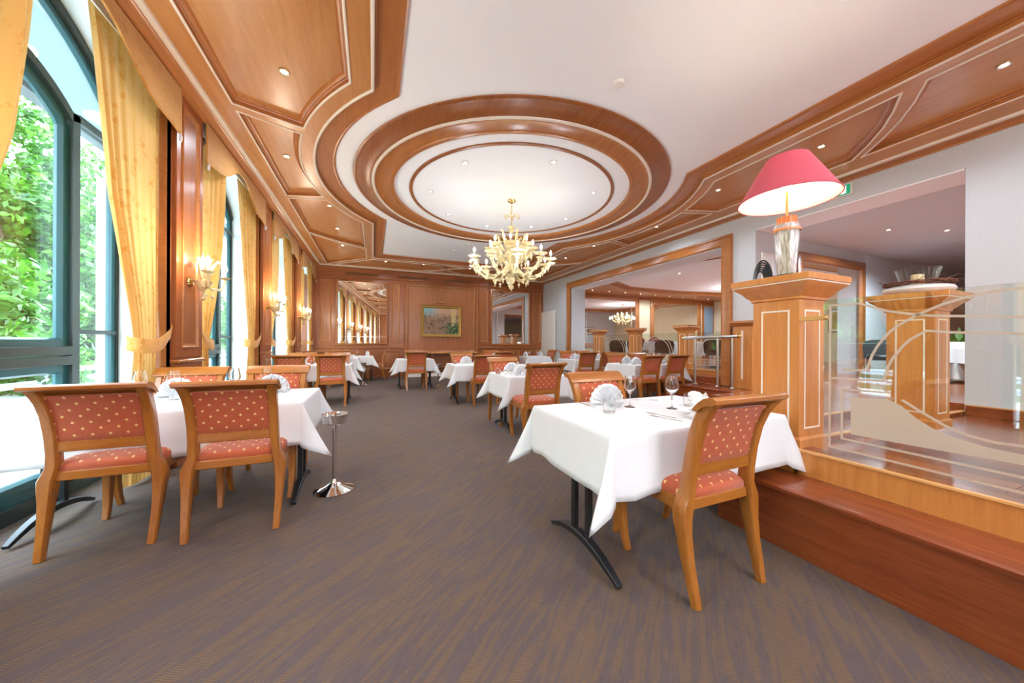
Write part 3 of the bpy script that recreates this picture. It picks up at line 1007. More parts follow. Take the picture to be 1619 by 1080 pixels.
bp = pillar((2.69, 1.435, 0.523), 0.285, 1.122, 'large square cherry wood pillar with cream inlay under the red lamp')
pillar((4.42, 1.36, 0.50), 0.285, 1.135, 'square wooden pillar behind the glass screen carrying the candle bowl')
pillar((7.07, 5.94, 0.60), 0.27, 1.04, 'nearest of three wooden pillars along the raised dining room edge', True, 0.08)
pillar((7.07, 7.66, 0.60), 0.27, 1.04, 'middle of three wooden pillars along the raised dining room edge', True, 0.08)
pillar((7.07, 9.38, 0.60), 0.27, 1.04, 'farthest of three wooden pillars along the raised dining room edge', True, 0.08)
# half pillar on the wall
t = thing('wall_pillar', 'low half pillar of panelled wood against the wall by the handrail', 'pillar', (XR, 4.10, 0.36))
MB().box(-0.14, 0, -0.17, 0.17, 0, 1.20).build('shaft', M['pillar'], t, 0)
MB().bbox(-0.20, 0, -0.23, 0.23, 1.215, 1.26, 0.004).build('cap', M['mould'], t, 0)
MB().sweep([(0.0, -0.17), (-0.14, -0.17), (-0.14, 0.17), (0.0, 0.17)], [(0, 1.15), (0.01, 1.16), (0.03, 1.18), (0.05, 1.215)], False).build('cornice_moulding', M['mould'], t)
MB().box(-0.145, -0.14, -0.018, 0.018, 0.18, 1.08).build('inlay_line', M['cream'], t, 0)
for y0, y1, z0, z1 in ((-0.10, 0.10, 0.16, 0.168), (-0.10, 0.10, 0.06, 0.068), (-0.10, -0.094, 0.16, 1.10), (0.094, 0.10, 0.16, 1.10)):
    MB().box(-0.144, -0.14, y0, y1, z0, z1).build('inlay_line', M['nosing'], t, 0)

# ------------------------------------------------------------------ glass screen with the etched pattern
GX = 2.545
t = thing('glass_screen', 'clear glass screen with frosted curves standing on the kerb beside the pillar', 'glass panel', (GX, 0.2, 0.528))
GY, GZ = 0.2, 0.528
gm = lambda a, b, h: (h, a - GY, b - GZ)
MB().prism([(-0.82, 0.53), (1.165, 0.53), (1.165, 1.466), (-0.82, 1.466)], -0.005, 0.005, gm).build('pane', M['screen_glass'], t, 0)


def strip(pts, w, par=t, mp=gm):
    for flip in (1, -1):
        q = [(p[0] if flip == 1 else 2 * GY - p[0], p[1]) for p in pts]
        MB().sweep(q, [(-w / 2, -0.0058), (-w / 2, -0.0068), (w / 2, -0.0068), (w / 2, -0.0058)], False, mp, True).build('frosted_line', M['frost'], par, 0)


W1 = 0.0115
strip([(1.131, 1.43), (1.131, 0.584), (0.2, 0.57)], W1)
strip([(1.074, 0.936), (1.074, 0.647), (0.2, 0.635)], W1)
strip([(1.128, 0.997), (0.902, 1.002), (0.886, 1.076), (0.870, 1.12), (0.847, 1.161), (0.828, 1.195), (0.804, 1.225), (0.751, 1.268), (0.674, 1.258), (0.479, 1.247), (0.2, 1.235)], W1)
strip([(1.074, 1.05), (0.969, 1.053), (0.947, 1.139), (0.925, 1.19), (0.9, 1.235), (0.875, 1.27), (0.848, 1.299), (0.775, 1.353), (0.701, 1.394), (0.634, 1.419), (0.553, 1.437), (0.48, 1.44), (0.2, 1.446)], W1)
strip([(1.131, 1.43), (0.999, 1.43), (0.94, 1.40), (0.88, 1.375), (0.786, 1.351), (0.729, 1.341), (0.479, 1.318), (0.2, 1.30)], W1)
strip([(1.074, 0.936), (0.885, 0.940), (0.93, 0.985)], 0.009)
strip([(0.834, 0.911), (0.761, 0.857), (0.689, 0.808), (0.622, 0.779), (0.551, 0.768), (0.478, 0.772), (0.2, 0.80)], W1)
sol = [(1.035, 0.894), (1.035, 0.682), (0.80, 0.684), (0.673, 0.687), (0.2, 0.70), (0.2, 0.735), (0.478, 0.735), (0.574, 0.741), (0.657, 0.758), (0.727, 0.786), (0.785, 0.826), (0.834, 0.879), (0.885, 0.907)]
for flip in (1, -1):
    MB().prism([(p[0] if flip == 1 else 2 * GY - p[0], p[1]) for p in sol], -0.0068, -0.0058, gm).build('frosted_field', M['frost'], t, 0)
for zz in (1.36,):
    MB().bbox(-0.012, 0.012, 1.14 - GY, 1.287 - GY, zz - 0.014 - GZ, zz + 0.014 - GZ, 0.003).build('glass_clamp', M['clamp'], t, 0)
    MB().sphere((-0.014, 1.15 - GY, zz - GZ), 0.012, 8).build('clamp_bolt', M['brass'], t)

# simple etched panels between the far pillars
for k, (y0, y1, lab) in enumerate(((6.10, 7.50, 'etched glass panel between the nearest two raised room pillars'), (7.82, 9.22, 'etched glass panel between the farther two raised room pillars'),
                                   (4.62, 5.78, 'etched glass panel between the nearest raised pillar and the opening edge'), (9.54, 10.1, 'narrow glass panel beyond the farthest raised room pillar'))):
    c = (y0 + y1) / 2
    t = thing('glass_screen', lab, 'glass panel', (7.05, c, 0.60), 0)
    mp = lambda a, b, h: (h, a, b)
    hw = (y1 - y0) / 2
    MB().prism([(-hw, 0), (hw, 0), (hw, 0.86), (-hw, 0.86)], -0.005, 0.005, mp).build('pane', M['screen_glass'], t, 0)
    if hw > 0.4:
        for r in (0.48, 0.40):
            pts = [(-hw + 0.03, 0.30), (-r - 0.02, 0.30)] + [(r * math.cos(a), 0.32 + r * math.sin(a)) for a in [PI * (1 - i / 16) for i in range(17)]] + [(r + 0.02, 0.30), (hw - 0.03, 0.30)]
            MB().sweep(pts, [(-0.01, -0.0058), (-0.01, -0.0072), (0.01, -0.0072), (0.01, -0.0058)], False, mp, True).build('frosted_line', M['frost'], t, 0)
        for zz in (0.10, 0.16, 0.22):
            MB().prism([(-hw + 0.03, zz), (hw - 0.03, zz), (hw - 0.03, zz + 0.014), (-hw + 0.03, zz + 0.014)], -0.0072, -0.0058, mp).build('frosted_line', M['frost'], t, 0)

# ------------------------------------------------------------------ handrail by the stair
t = thing('handrail', 'brushed steel handrail with brass end balls by the raised step', 'handrail', (6.05, 4.55, 0.372))
MB().tube([(0, -0.54, 0.955), (0, 0.0, 0.945), (0, 0.58, 0.935)], 0.029, 12).build('rail', M['brushed'], t)
for y, b in ((-0.44, 0.0), (-0.16, 0.0), (0.32, 0.0)):
    MB().tube([(0, y, 0.015), (0, y, 0.93)], 0.023, 12).build('post', M['brushed'], t)
    MB().lathe([(0.05, 0.0), (0.05, 0.008), (0.03, 0.018), (0.022, 0.03)], 16, (0, y, 0)).build('flange', M['brushed'], t)
for y, z in ((-0.565, 0.956), (0.605, 0.934)):
    MB().sphere((0, y, z), 0.038, 10).build('end_ball', M['brass'], t)

# ------------------------------------------------------------------ things on the walls
t = thing('framed_painting', 'gilt framed painting of a lively scene in the middle of the back wall', 'painting', (2.285, YB - 0.015, 1.38))
fm = lambda a, b, h: (a, -h, b)
MB().sweep([(-0.73, 0), (0.73, 0), (0.73, 1.15), (-0.73, 1.15)], [(0, 0), (0, 0.05), (0.02, 0.065), (0.05, 0.05), (0.075, 0.05), (0.095, 0.04), (0.11, 0.02)], True, fm).build('picture_frame', M['gilt'], t)
MB().box(-0.63, 0.63, -0.022, -0.012, 0.10, 1.05).build('canvas', M['canvas'], t, 0)
MB().tube([(-0.18, -0.12, 1.235), (0.18, -0.12, 1.235)], 0.022, 10).build('picture_light', M['brass'], t)
MB().tube([(0, -0.0, 1.15), (0, -0.06, 1.23), (0, -0.12, 1.235)], 0.008, 8).build('light_arm', M['brass'], t)
for k, (x, w) in enumerate(((-0.33, 1.04), (1.30, 1.0), (2.95, 1.05), (4.60, 1.0))):
    lab = ['brown air vent in the frieze above the left mirror', 'brown air vent in the frieze left above the painting', 'brown air vent in the frieze right above the painting', 'brown air vent in the frieze above the right mirror'][k]
    t = thing('air_vent', lab, 'vent', (x, YB - 0.03, 3.40))
    MB().box(-w / 2, w / 2, -0.004, 0, 0, 0.085).build('backing', M['vent'], t, 0)
    for j in range(4):
        MB().box(-w / 2, w / 2, -0.010, -0.004, 0.006 + j * 0.02, 0.016 + j * 0.02).build('slat', M['vent'], t, 0)
t = thing('radiator', 'tall flat cream radiator on the grey wall beside the corner', 'radiator', (XR, 11.69, 0.25))
MB().bbox(-0.10, -0.03, -0.53, 0.53, 0.0, 2.18, 0.01).build('panel', M['white_paint'], t, 0)
for y in (-0.4, 0.4):
    MB().box(-0.03, 0, y - 0.02, y + 0.02, 0.2, 1.95).build('bracket', M['white_paint'], t, 0)
t = thing('exit_sign', 'green and white emergency exit sign on the grey wall behind the lamp', 'sign', (XR, 2.82, 3.385))
MB().bbox(-0.05, 0, -0.21, 0.21, 0, 0.165, 0.006).build('housing', M['white_paint'], t, 0)
MB().box(-0.054, -0.05, -0.195, 0.195, 0.012, 0.15).build('green_face', M['sign_green'], t, 0)
# running figure, door and arrow of the pictogram
s = MB()
mpx = lambda a, b, h: (-h, a, b)
s.prism([(-0.15, 0.03), (-0.085, 0.03), (-0.085, 0.135), (-0.15, 0.135)], 0.054, 0.056, mpx)
s.build('door_symbol', M['sign_white'], t, 0)
s = MB()
s.prism([(-0.05, 0.075), (0.03, 0.115), (0.03, 0.09), (0.10, 0.09), (0.10, 0.06), (0.03, 0.06), (0.03, 0.035)], 0.054, 0.056, mpx)
s.build('arrow_symbol', M['sign_white'], t, 0)
s = MB()
s.prism([(0.13, 0.03), (0.145, 0.03), (0.155, 0.065), (0.17, 0.05), (0.185, 0.055), (0.165, 0.085), (0.175, 0.11), (0.15, 0.115), (0.128, 0.10), (0.133, 0.092), (0.145, 0.098), (0.142, 0.07)], 0.054, 0.056, mpx)
s.sphere((-0.056, 0.172, 0.13), 0.009, 6)
s.build('figure_symbol', M['sign_white'], t, 0)
t = tag(MB().lathe([(0.05, 0.0), (0.055, -0.012), (0.045, -0.03), (0.02, -0.036), (0.0, -0.037)], 20).build('smoke_detector', M['white_paint'], None, 35, False, (2.20, 2.62, ZW)), 'round white smoke detector on the white ceiling near the camera', 'detector')
for (x, y, lab) in ((2.25, 8.45, 'white ceiling sensor beyond the rosette, nearer the chandelier'), (2.05, 9.15, 'white ceiling sensor beyond the rosette, nearer the back wall')):
    tag(MB().lathe([(0.05, 0.0), (0.055, -0.012), (0.03, -0.03), (0.0, -0.032)], 16).build('ceiling_sensor', M['white_paint'], None, 35, False, (x, y, ZW)), lab, 'detector')

MB().box(XR + 0.01, XT - 0.01, 1.62, 3.95, 3.27, 3.289).box(XR + 0.01, XT - 0.01, 4.59, 10.15, 3.11, 3.129).build('reveal_soffit', M['white_ceiling'], wr, 0)
t = thing('wall_panel', 'plain white panel on the side of the plain opening behind the lamp', 'panel', (6.76, 3.955, 2.38))
MB().bbox(-0.17, 0.17, -0.03, 0, 0, 0.50, 0.006).build('panel', M['white_paint'], t, 0)
MB().bbox(-0.12, 0.12, -0.036, -0.03, 0.06, 0.44, 0.003).build('inset', M['plaster'], t, 0)
d1 = structure('door_1')
MB().sweep([(15.78, 0.5), (15.78, 3.1), (16.46, 3.1), (16.46, 0.5)], [(0.0, 0.02), (0.0, 0.06), (0.10, 0.07), (0.12, 0.02)], False, BM).build('door_casing', M['mould'], d1)
MB().prism([(15.78, 0.5), (16.46, 0.5), (16.46, 3.1), (15.78, 3.1)], 0.02, 0.04, BM).build('door_leaf', plain('pale_blue_door', lin(150, 178, 205), 0.6), d1, 0)
# sideboard under the painting
t = thing('sideboard', 'low wooden sideboard with open dark shelf under the painting', 'sideboard', (2.30, YB - 0.05, 0))
MB().bbox(-1.25, 1.25, -0.36, 0, 0.80, 0.84, 0.004).build('top', M['nosing'], t, 0)
MB().box(-1.22, 1.22, -0.02, 0, 0.12, 0.80).build('back_panel', M['mould_dark'], t, 0)
for x in (-1.22, -0.42, 0.38, 1.18):
    MB().box(x, x + 0.04, -0.34, -0.02, 0.12, 0.80).build('side_panel', M['stile'], t, 0)
MB().box(-1.22, 1.22, -0.34, -0.02, 0.30, 0.33).build('shelf', M['stile_x'], t, 0)
MB().box(-1.22, 1.22, -0.32, 0.0, 0.0, 0.12).build('plinth', M['white_paint'], t, 0)
# ================================================================== OUTSIDE
g = MB().box(-30, XF - 0.06, -14, 34, -0.12, -0.04).build('ground', M['concrete'], None, 0)
g['kind'] = 'structure'
tag(MB().box(-6.3, -4.4, -14, 34, -0.04, -0.02).build('road_strip', M['road'], None, 0), 'grey asphalt strip along the paving outside the windows', 'road')
hp = [(-7.6, -0.06), (-9, 0.6), (-12, 4.0), (-15, 6.0), (-30, 7.0), (-30, -0.1)]
h = MB().prism(hp, -14, 34, lambda a, b, h: (a, h, b)).build('hillside', M['hill'], None, 0)
h['kind'] = 'structure'
t = thing('guard_rail', 'galvanised guard rail along the road outside the first window', 'guard rail', (-6.9, 6, -0.04))
for z in (0.28, 0.52):
    MB().sweep([(-18, z), (22, z)], [(-0.07, 0), (-0.05, 0.03), (-0.02, 0.03), (0, 0.0), (0.02, 0.03), (0.05, 0.03), (0.07, 0), (0.07, -0.008), (-0.07, -0.008)], False, lambda a, b, h: (h, a, b), True).build('rail', M['galv'], t)
for k in range(-6, 8):
    MB().box(-0.10, -0.02, k * 2.6 - 0.04, k * 2.6 + 0.04, 0, 0.62).build('post', M['galv'], t, 0)
t = thing('canopy', 'pale grey canopy roof with a darker gutter outside the arched windows', 'canopy', (-3.6, 6, 3.72))
MB().box(0.45, 1.25, -12, 18, 0.0, 0.10).build('soffit', M['canopy'], t, 0)
MB().box(0.33, 0.47, -12, 18, -0.06, 0.16).build('gutter', M['gutter'], t, 0)
for k, y in enumerate((3.2, 4.25, 5.3, 7.0, 8.75, 10.5)):
    l = ['first', 'second', 'third', 'fourth', 'fifth', 'sixth'][k]
    tag(MB().lathe([(0.0, -0.03), (0.12, -0.03), (0.14, -0.015), (0.14, 0)], 20).build('canopy_lamp', emit('disc_lamp_%d' % k, (1, 1, 1), 1.2), None, 35, False, (-2.85, y, 3.72)),
        'round white lamp under the outside canopy, %s from the near end' % l, 'lamp', 'canopy lamps')
for y, lab in ((7.32, 'pale slender post outside the first window'), (10.02, 'pale slender post outside the second window'), (12.72, 'pale slender post outside the third window')):
    t = thing('outside_column', lab, 'column', (-3.93, y, -0.04))
    MB().bbox(-0.05, 0.05, -0.05, 0.05, 0, 3.76, 0.01).build('shaft', M['pale_col'], t, 0)
    MB().bbox(-0.13, 0.13, -0.13, 0.13, 0, 0.12, 0.01).build('foot', M['pale_col'], t, 0)
t = thing('lamp_post', 'pale blue steel lamp post outside at the left edge', 'lamp post', (-6.55, 9.35, -0.04))
MB().tube([(0, 0, 0), (0, 0, 6.2)], [0.07, 0.05], 12).build('pole', M['galv'], t)
MB().tube([(0, 0, 6.1), (0.3, 0, 6.35), (0.9, 0, 6.4)], 0.035, 8).build('arm', M['galv'], t)
MB().bbox(0.8, 1.3, -0.1, 0.1, 6.35, 6.45, 0.02).build('lamp_head', M['galv'], t, 0)


def crown_mesh(seed, n, rx, ry, rz, size):
    rnd = random.Random(seed)
    m = MB()
    clumps = []
    for _ in range(26):
        while True:
            p = Vector((rnd.uniform(-1, 1), rnd.uniform(-1, 1), rnd.uniform(-1, 1)))
            if p.length < 1:
                break
        clumps.append((p, rnd.uniform(0.25, 0.42)))
    vs, fs = [], []
    for i in range(n):
        c, r = clumps[rnd.randrange(len(clumps))]
        d = Vector((rnd.gauss(0, 1), rnd.gauss(0, 1), rnd.gauss(0, 0.8))).normalized() * r * rnd.uniform(0.6, 1.05)
        p = c + d
        p = Vector((p.x * rx, p.y * ry, p.z * rz))
        nrm = (Vector((d.x, d.y, d.z + 0.25)) + Vector((rnd.gauss(0, 0.35), rnd.gauss(0, 0.35), rnd.gauss(0, 0.35)))).normalized()
        a = nrm.orthogonal().normalized()
        a.rotate(Matrix.Rotation(rnd.uniform(0, 6.28), 3, nrm))
        b = nrm.cross(a)
        s = size * rnd.uniform(0.6, 1.3)
        o = len(vs)
        vs += [p - a * s, p + b * s * 0.5 - nrm * s * 0.15, p + a * s, p - b * s * 0.5 - nrm * s * 0.15]
        fs += [(o, o + 1, o + 2, o + 3)]
    return m.add([v[:] for v in vs], fs)


crowns = [crown_mesh(11 + k, 9000, 2.3, 2.3, 2.6, 0.13).mesh('crown', M['leaf'], 0) for k in range(3)]
trunk = MB().tube([(0, 0, -4.0), (0.05, 0.03, -1.5), (-0.04, 0, 0.3), (0.1, 0.05, 2.0)], [0.22, 0.18, 0.13, 0.05], 9).mesh('trunk', M['bark'])
spots = [(-10.2, 6.0, 2.4), (-10.6, 9.2, 3.2), (-10.0, 12.4, 2.6), (-10.8, 15.8, 3.4), (-13.0, 7.4, 7.0), (-13.2, 11.2, 7.4), (-13.0, 15.0, 7.2),
         (-10.4, 19.2, 2.8), (-13.0, 19.0, 7.6), (-10.4, 22.8, 2.6), (-10.2, 26.5, 2.8), (-13.0, 23.4, 7.4), (-9.4, 7.6, 0.9), (-9.3, 11.0, 0.8), (-9.4, 14.2, 0.9), (-9.3, 17.6, 0.9), (-10.2, 2.6, 2.6), (-13.0, 3.2, 7.2)]
ROWS = {True: 'roadside', False: ''}
for k, (x, y, z) in enumerate(spots):
    row = 'low bushy tree' if z < 1 else 'lower slope tree' if z < 4 else 'mid slope tree' if z < 9 else 'upper slope tree'
    same = sorted([s_[1] for s_ in spots if (('low' if s_[2] < 1 else 'lo' if s_[2] < 4 else 'mid' if s_[2] < 9 else 'up') == ('low' if z < 1 else 'lo' if z < 4 else 'mid' if z < 9 else 'up'))])
    r_ = same.index(y)
    o_ = ['first', 'second', 'third', 'fourth', 'fifth', 'sixth', 'seventh', 'eighth'][r_]
    t = thing('leafy_tree', 'bright green %s outside the windows, %s from the near end' % (row, o_), 'tree', (x, y, z), k * 1.3, 'trees on the slope outside')
    part('crown', crowns[k % 3], t)
    part('trunk', trunk, t)
# ================================================================== CURTAINS
def curtain(c, s, label):
    t = thing('curtain', label, 'curtain', (-1.815, c, 0))
    inner = [(3.84, 0.17), (3.54, 0.20), (2.93, 0.26), (2.30, 0.345), (1.79, 0.50), (1.40, 0.635), (1.18, 0.685), (1.05, 0.70), (0.8, 0.69), (0.4, 0.66), (0.0, 0.63)]
    outer = [(3.84, 1.004), (2.0, 1.004), (1.5, 1.0), (1.18, 0.985), (0.9, 0.97), (0.0, 0.99)]

    def ip(tab, z):
        for (za, a), (zb, b) in zip(tab, tab[1:]):
            if z >= zb:
                f = (za - z) / (za - zb)
                return a + (b - a) * f
        return tab[-1][1]
    rows = []
    NZ, NW = 46, 90
    rnd = random.Random(int(c * 100) + s)
    ph = [rnd.uniform(0, 6.28) for _ in range(4)]
    for i in range(NZ + 1):
        z = 3.83 - (3.83 - 0.015) * i / NZ
        a, b = ip(inner, z), ip(outer, z)
        row = []
        gather = 1.0 - 0.45 * math.exp(-((z - 1.18) / 0.16) ** 2)
        for j in range(NW + 1):
            f = j / NW
            amp = 0.030 * gather * (0.55 + 0.45 * math.sin(3.1 * f + ph[0]))
            w = math.sin(2 * PI * 6.5 * f + ph[1] + 0.5 * math.sin(z * 1.1 + ph[2]))
            w2 = 0.4 * math.sin(2 * PI * 12 * f + ph[3] + z)
            x = amp * (w + w2) + 0.03 * math.exp(-(f / 0.18) ** 2) * math.sin((z - 1.1) * 1.2)
            row.append((x, s * (a + (b - a) * f + 0.006 * math.sin(2 * PI * 13 * f + ph[0])), z))
        rows.append(row)
    MB().grid(rows).build('drape', M['gold_curtain'], t, 180)
    pts = [(0.072, 1.07, 1.335), (0.078, 1.03, 1.265), (0.075, 0.94, 1.195), (0.078, 0.84, 1.16), (0.074, 0.74, 1.15), (0.05, 0.672, 1.16), (0.0, 0.655, 1.17), (-0.05, 0.68, 1.18)]
    rows = []
    for q in (-0.06, -0.05, 0.0, 0.05, 0.06):
        rows.append([(x + 0.008 * (1 - (q / 0.06) ** 2), s * y, z + q * (0.4 + 0.6 * min(1, k / 2.0))) for k, (x, y, z) in enumerate(pts)])
    MB().grid(rows).build('tieback', M['gold_curtain'], t, 180)
    return t


def valance(c, label):
    t = thing('valance', label, 'valance', (-1.69, c, 0))
    half = [(0, 3.490), (0.1, 3.478), (0.2, 3.445), (0.33, 3.372), (0.45, 3.295), (0.6, 3.222), (0.75, 3.188), (0.95, 3.170), (1.06, 3.150), (1.085, 3.16), (1.085, 3.582)]
    poly = half + [(-a, b) for a, b in reversed(half[1:])]
    MB().prism(poly, -0.008, 0.008, lambda a, b, h: (h, a, b)).build('cloth_panel', M['gold_valance'], t, 0)
    bot = half[:-1]
    edge = [(-a, b) for a, b in reversed(bot[1:])] + bot
    MB().tube([(0.006, a, b) for a, b in edge], 0.006, 6).build('piping', M['gold_curtain'], t)
    for s in (-1, 1):
        MB().lathe([(0.0, -0.075), (0.012, -0.07), (0.016, -0.03), (0.008, -0.015), (0.012, -0.006), (0.0, 0.0)], 10, (0.008, s * 1.06, 3.152)).build('tassel', M['napkin'], t)


NTH = {0: 'rearmost window behind the camera', 1: 'middle window behind the camera', 2: 'first window behind the camera', 3: 'nearest arched window', 4: 'second arched window', 5: 'third arched window', 6: 'farthest arched window'}
for k, c in enumerate(WIN):
    curtain(c, 1, 'gold damask curtain tied back at the far side of the %s' % NTH[k])
    curtain(c, -1, 'gold damask curtain tied back at the near side of the %s' % NTH[k])
    valance(c, 'gold cloth valance with curved lower edge over the %s' % NTH[k])

# ================================================================== LAMPS
for nm in ('bulb', 'spot_lens', 'sign_green', 'sign_white'):
    M[nm].cycles.emission_sampling = 'NONE'


def chandelier_like(t, tiers, stem, z0, light_pow, nlights, lr, lz):
    MB().lathe([(0.0, 0.0), (0.075, 0.0), (0.07, -0.02), (0.035, -0.045), (0.012, -0.05), (0.0, -0.05)], 20, (0, 0, 0)).build('canopy', M['brass'], t)
    MB().tube([(0, 0, -0.04), (0, 0, z0)], 0.009, 8).build('rod', M['brass'], t)
    MB().lathe([(r * 1.35, z) for r, z in stem], 20).build('stem', M['amber_glass'], t)
    for (n, path, off) in tiers:
        armm = MB().tube([(r, 0, z) for r, z in path], [0.028 - 0.009 * i / len(path) for i in range(len(path))], 8)
        # beads on the arm
        for i in range(1, len(path) - 1):
            armm.sphere((path[i][0], 0, path[i][1]), 0.040, 6)
        R, Z = path[-1]
        armm.lathe([(0.0, -0.005), (0.06, 0.0), (0.105, 0.022), (0.108, 0.027), (0.05, 0.014), (0.02, 0.02), (0.018, 0.03)], 14, (R, 0, Z))
        armm.lathe([(0.0, -0.045), (0.055, -0.045), (0.088, -0.024), (0.03, -0.03), (0.012, -0.03)], 12, (R, 0, Z - 0.02))
        am = armm.mesh('arm', M['amber_glass'])
        cm = MB().lathe([(0.013, 0.02), (0.013, 0.085), (0.0, 0.086)], 10, (R, 0, Z)).mesh('candle', M['porcelain'])
        bm_ = MB().lathe([(0.0, 0.085), (0.014, 0.095), (0.021, 0.12), (0.016, 0.15), (0.0, 0.178)], 10, (R, 0, Z)).mesh('bulb', M['bulb'])
        lo = min(path, key=lambda q: q[1])
        dm = MB()
        for rr in (lo[0], R * 0.93):
            zz = lo[1] if rr == lo[0] else Z - 0.05
            dm.tube([(rr, 0, zz), (rr, 0, zz - 0.05)], 0.003, 5).lathe([(0.0, -0.05), (0.012, -0.062), (0.03, -0.085), (0.012, -0.105), (0.012, -0.12), (0.0, -0.16)], 8, (rr, 0, zz))
        dmm = dm.mesh('drop', M['amber_glass'])
        for k in range(n):
            a = part('arm', am, t, (0, 0, 0), (0, 0, 2 * PI * (k + off) / n))
            part('candle', cm, a)
            part('bulb', bm_, a)
            part('drop', dmm, a)
    for k in range(nlights):
        a = 2 * PI * (k + 0.25) / nlights
        point_light('lamp_light', (lr * math.cos(a), lr * math.sin(a), lz), light_pow, (0.86, 0.95, 1.06), 0.06, t)


lower = (10, [(0.06, -1.13), (0.16, -1.30), (0.30, -1.38), (0.45, -1.37), (0.58, -1.29), (0.67, -1.18), (0.70, -1.10)], 0.1)
upper = (8, [(0.05, -0.93), (0.14, -1.02), (0.25, -1.04), (0.34, -0.97), (0.38, -0.88)], 0.45)
stem = [(0.0, -1.63), (0.012, -1.60), (0.03, -1.57), (0.035, -1.54), (0.015, -1.51), (0.045, -1.47), (0.055, -1.43), (0.03, -1.39), (0.05, -1.36), (0.09, -1.30), (0.12, -1.25), (0.07, -1.21), (0.05, -1.12), (0.09, -1.05), (0.11, -0.98), (0.06, -0.92),
        (0.03, -0.86), (0.05, -0.80), (0.07, -0.76), (0.04, -0.72), (0.012, -0.70)]
ch = thing('chandelier', 'large amber glass chandelier with many arms hanging below the ceiling rosette', 'chandelier', (RX, RY, ZW))
chandelier_like(ch, [lower, upper], stem, -0.72, 11.0, 6, 0.95, -1.35)
# glass flowers and curled leaves
fm_ = MB()
for k in range(6):
    a = 2 * PI * k / 6
    fm_.tube([(0.02, 0, -0.30), (0.08, 0, -0.275), (0.13, 0, -0.29)], [0.006, 0.008, 0.004], 6)
fl = MB().tube([(0.02, 0, -0.30), (0.07, 0, -0.265), (0.12, 0, -0.285)], [0.006, 0.010, 0.008], 6).sphere((0.135, 0, -0.29), 0.022, 6).mesh('glass_flower', M['amber_glass'])
lf = MB().tube([(0.05, 0, -0.98), (0.16, 0, -0.86), (0.22, 0, -0.72), (0.24, 0, -0.64), (0.28, 0, -0.60), (0.31, 0, -0.63)], [0.016, 0.024, 0.024, 0.018, 0.014, 0.008], 7).mesh('glass_leaf', M['amber_glass'])
for k in range(6):
    part('glass_flower', fl, ch, (0, 0, -0.0), (0, 0, 2 * PI * k / 6))
    part('glass_leaf', lf, ch, (0, 0, 0), (0, 0, 2 * PI * (k + 0.5) / 6))
    part('glass_leaf', lf, ch, (0, 0, -0.22), (0, 0, 2 * PI * k / 6))
MB().lathe([(0.0, -0.60), (0.03, -0.585), (0.055, -0.55), (0.03, -0.515), (0.06, -0.50), (0.07, -0.48), (0.0, -0.475)], 14).build('glass_ball', M['amber_glass'], ch)
cb = thing('chandelier', 'amber glass chandelier added behind the camera for fill light, seen only in mirrors', 'chandelier', (RX, -3.6, ZW))  # extra chandelier, put in to brighten the ceiling and the chair fronts
chandelier_like(cb, [lower, upper], stem, -0.72, 105.0, 4, 0.8, -1.35)
c3 = thing('chandelier', 'amber glass chandelier of the raised dining room seen in its mirror', 'chandelier', (13.6, 8.6, 3.47))
lower2 = (8, [(r * 0.8, z * 0.75) for r, z in lower[1]], 0.0)
upper2 = (6, [(r * 0.8, z * 0.75) for r, z in upper[1]], 0.3)
chandelier_like(c3, [lower2, upper2], [(r * 0.8, z * 0.75) for r, z in stem], -0.54, 18.0, 4, 0.7, -0.8)


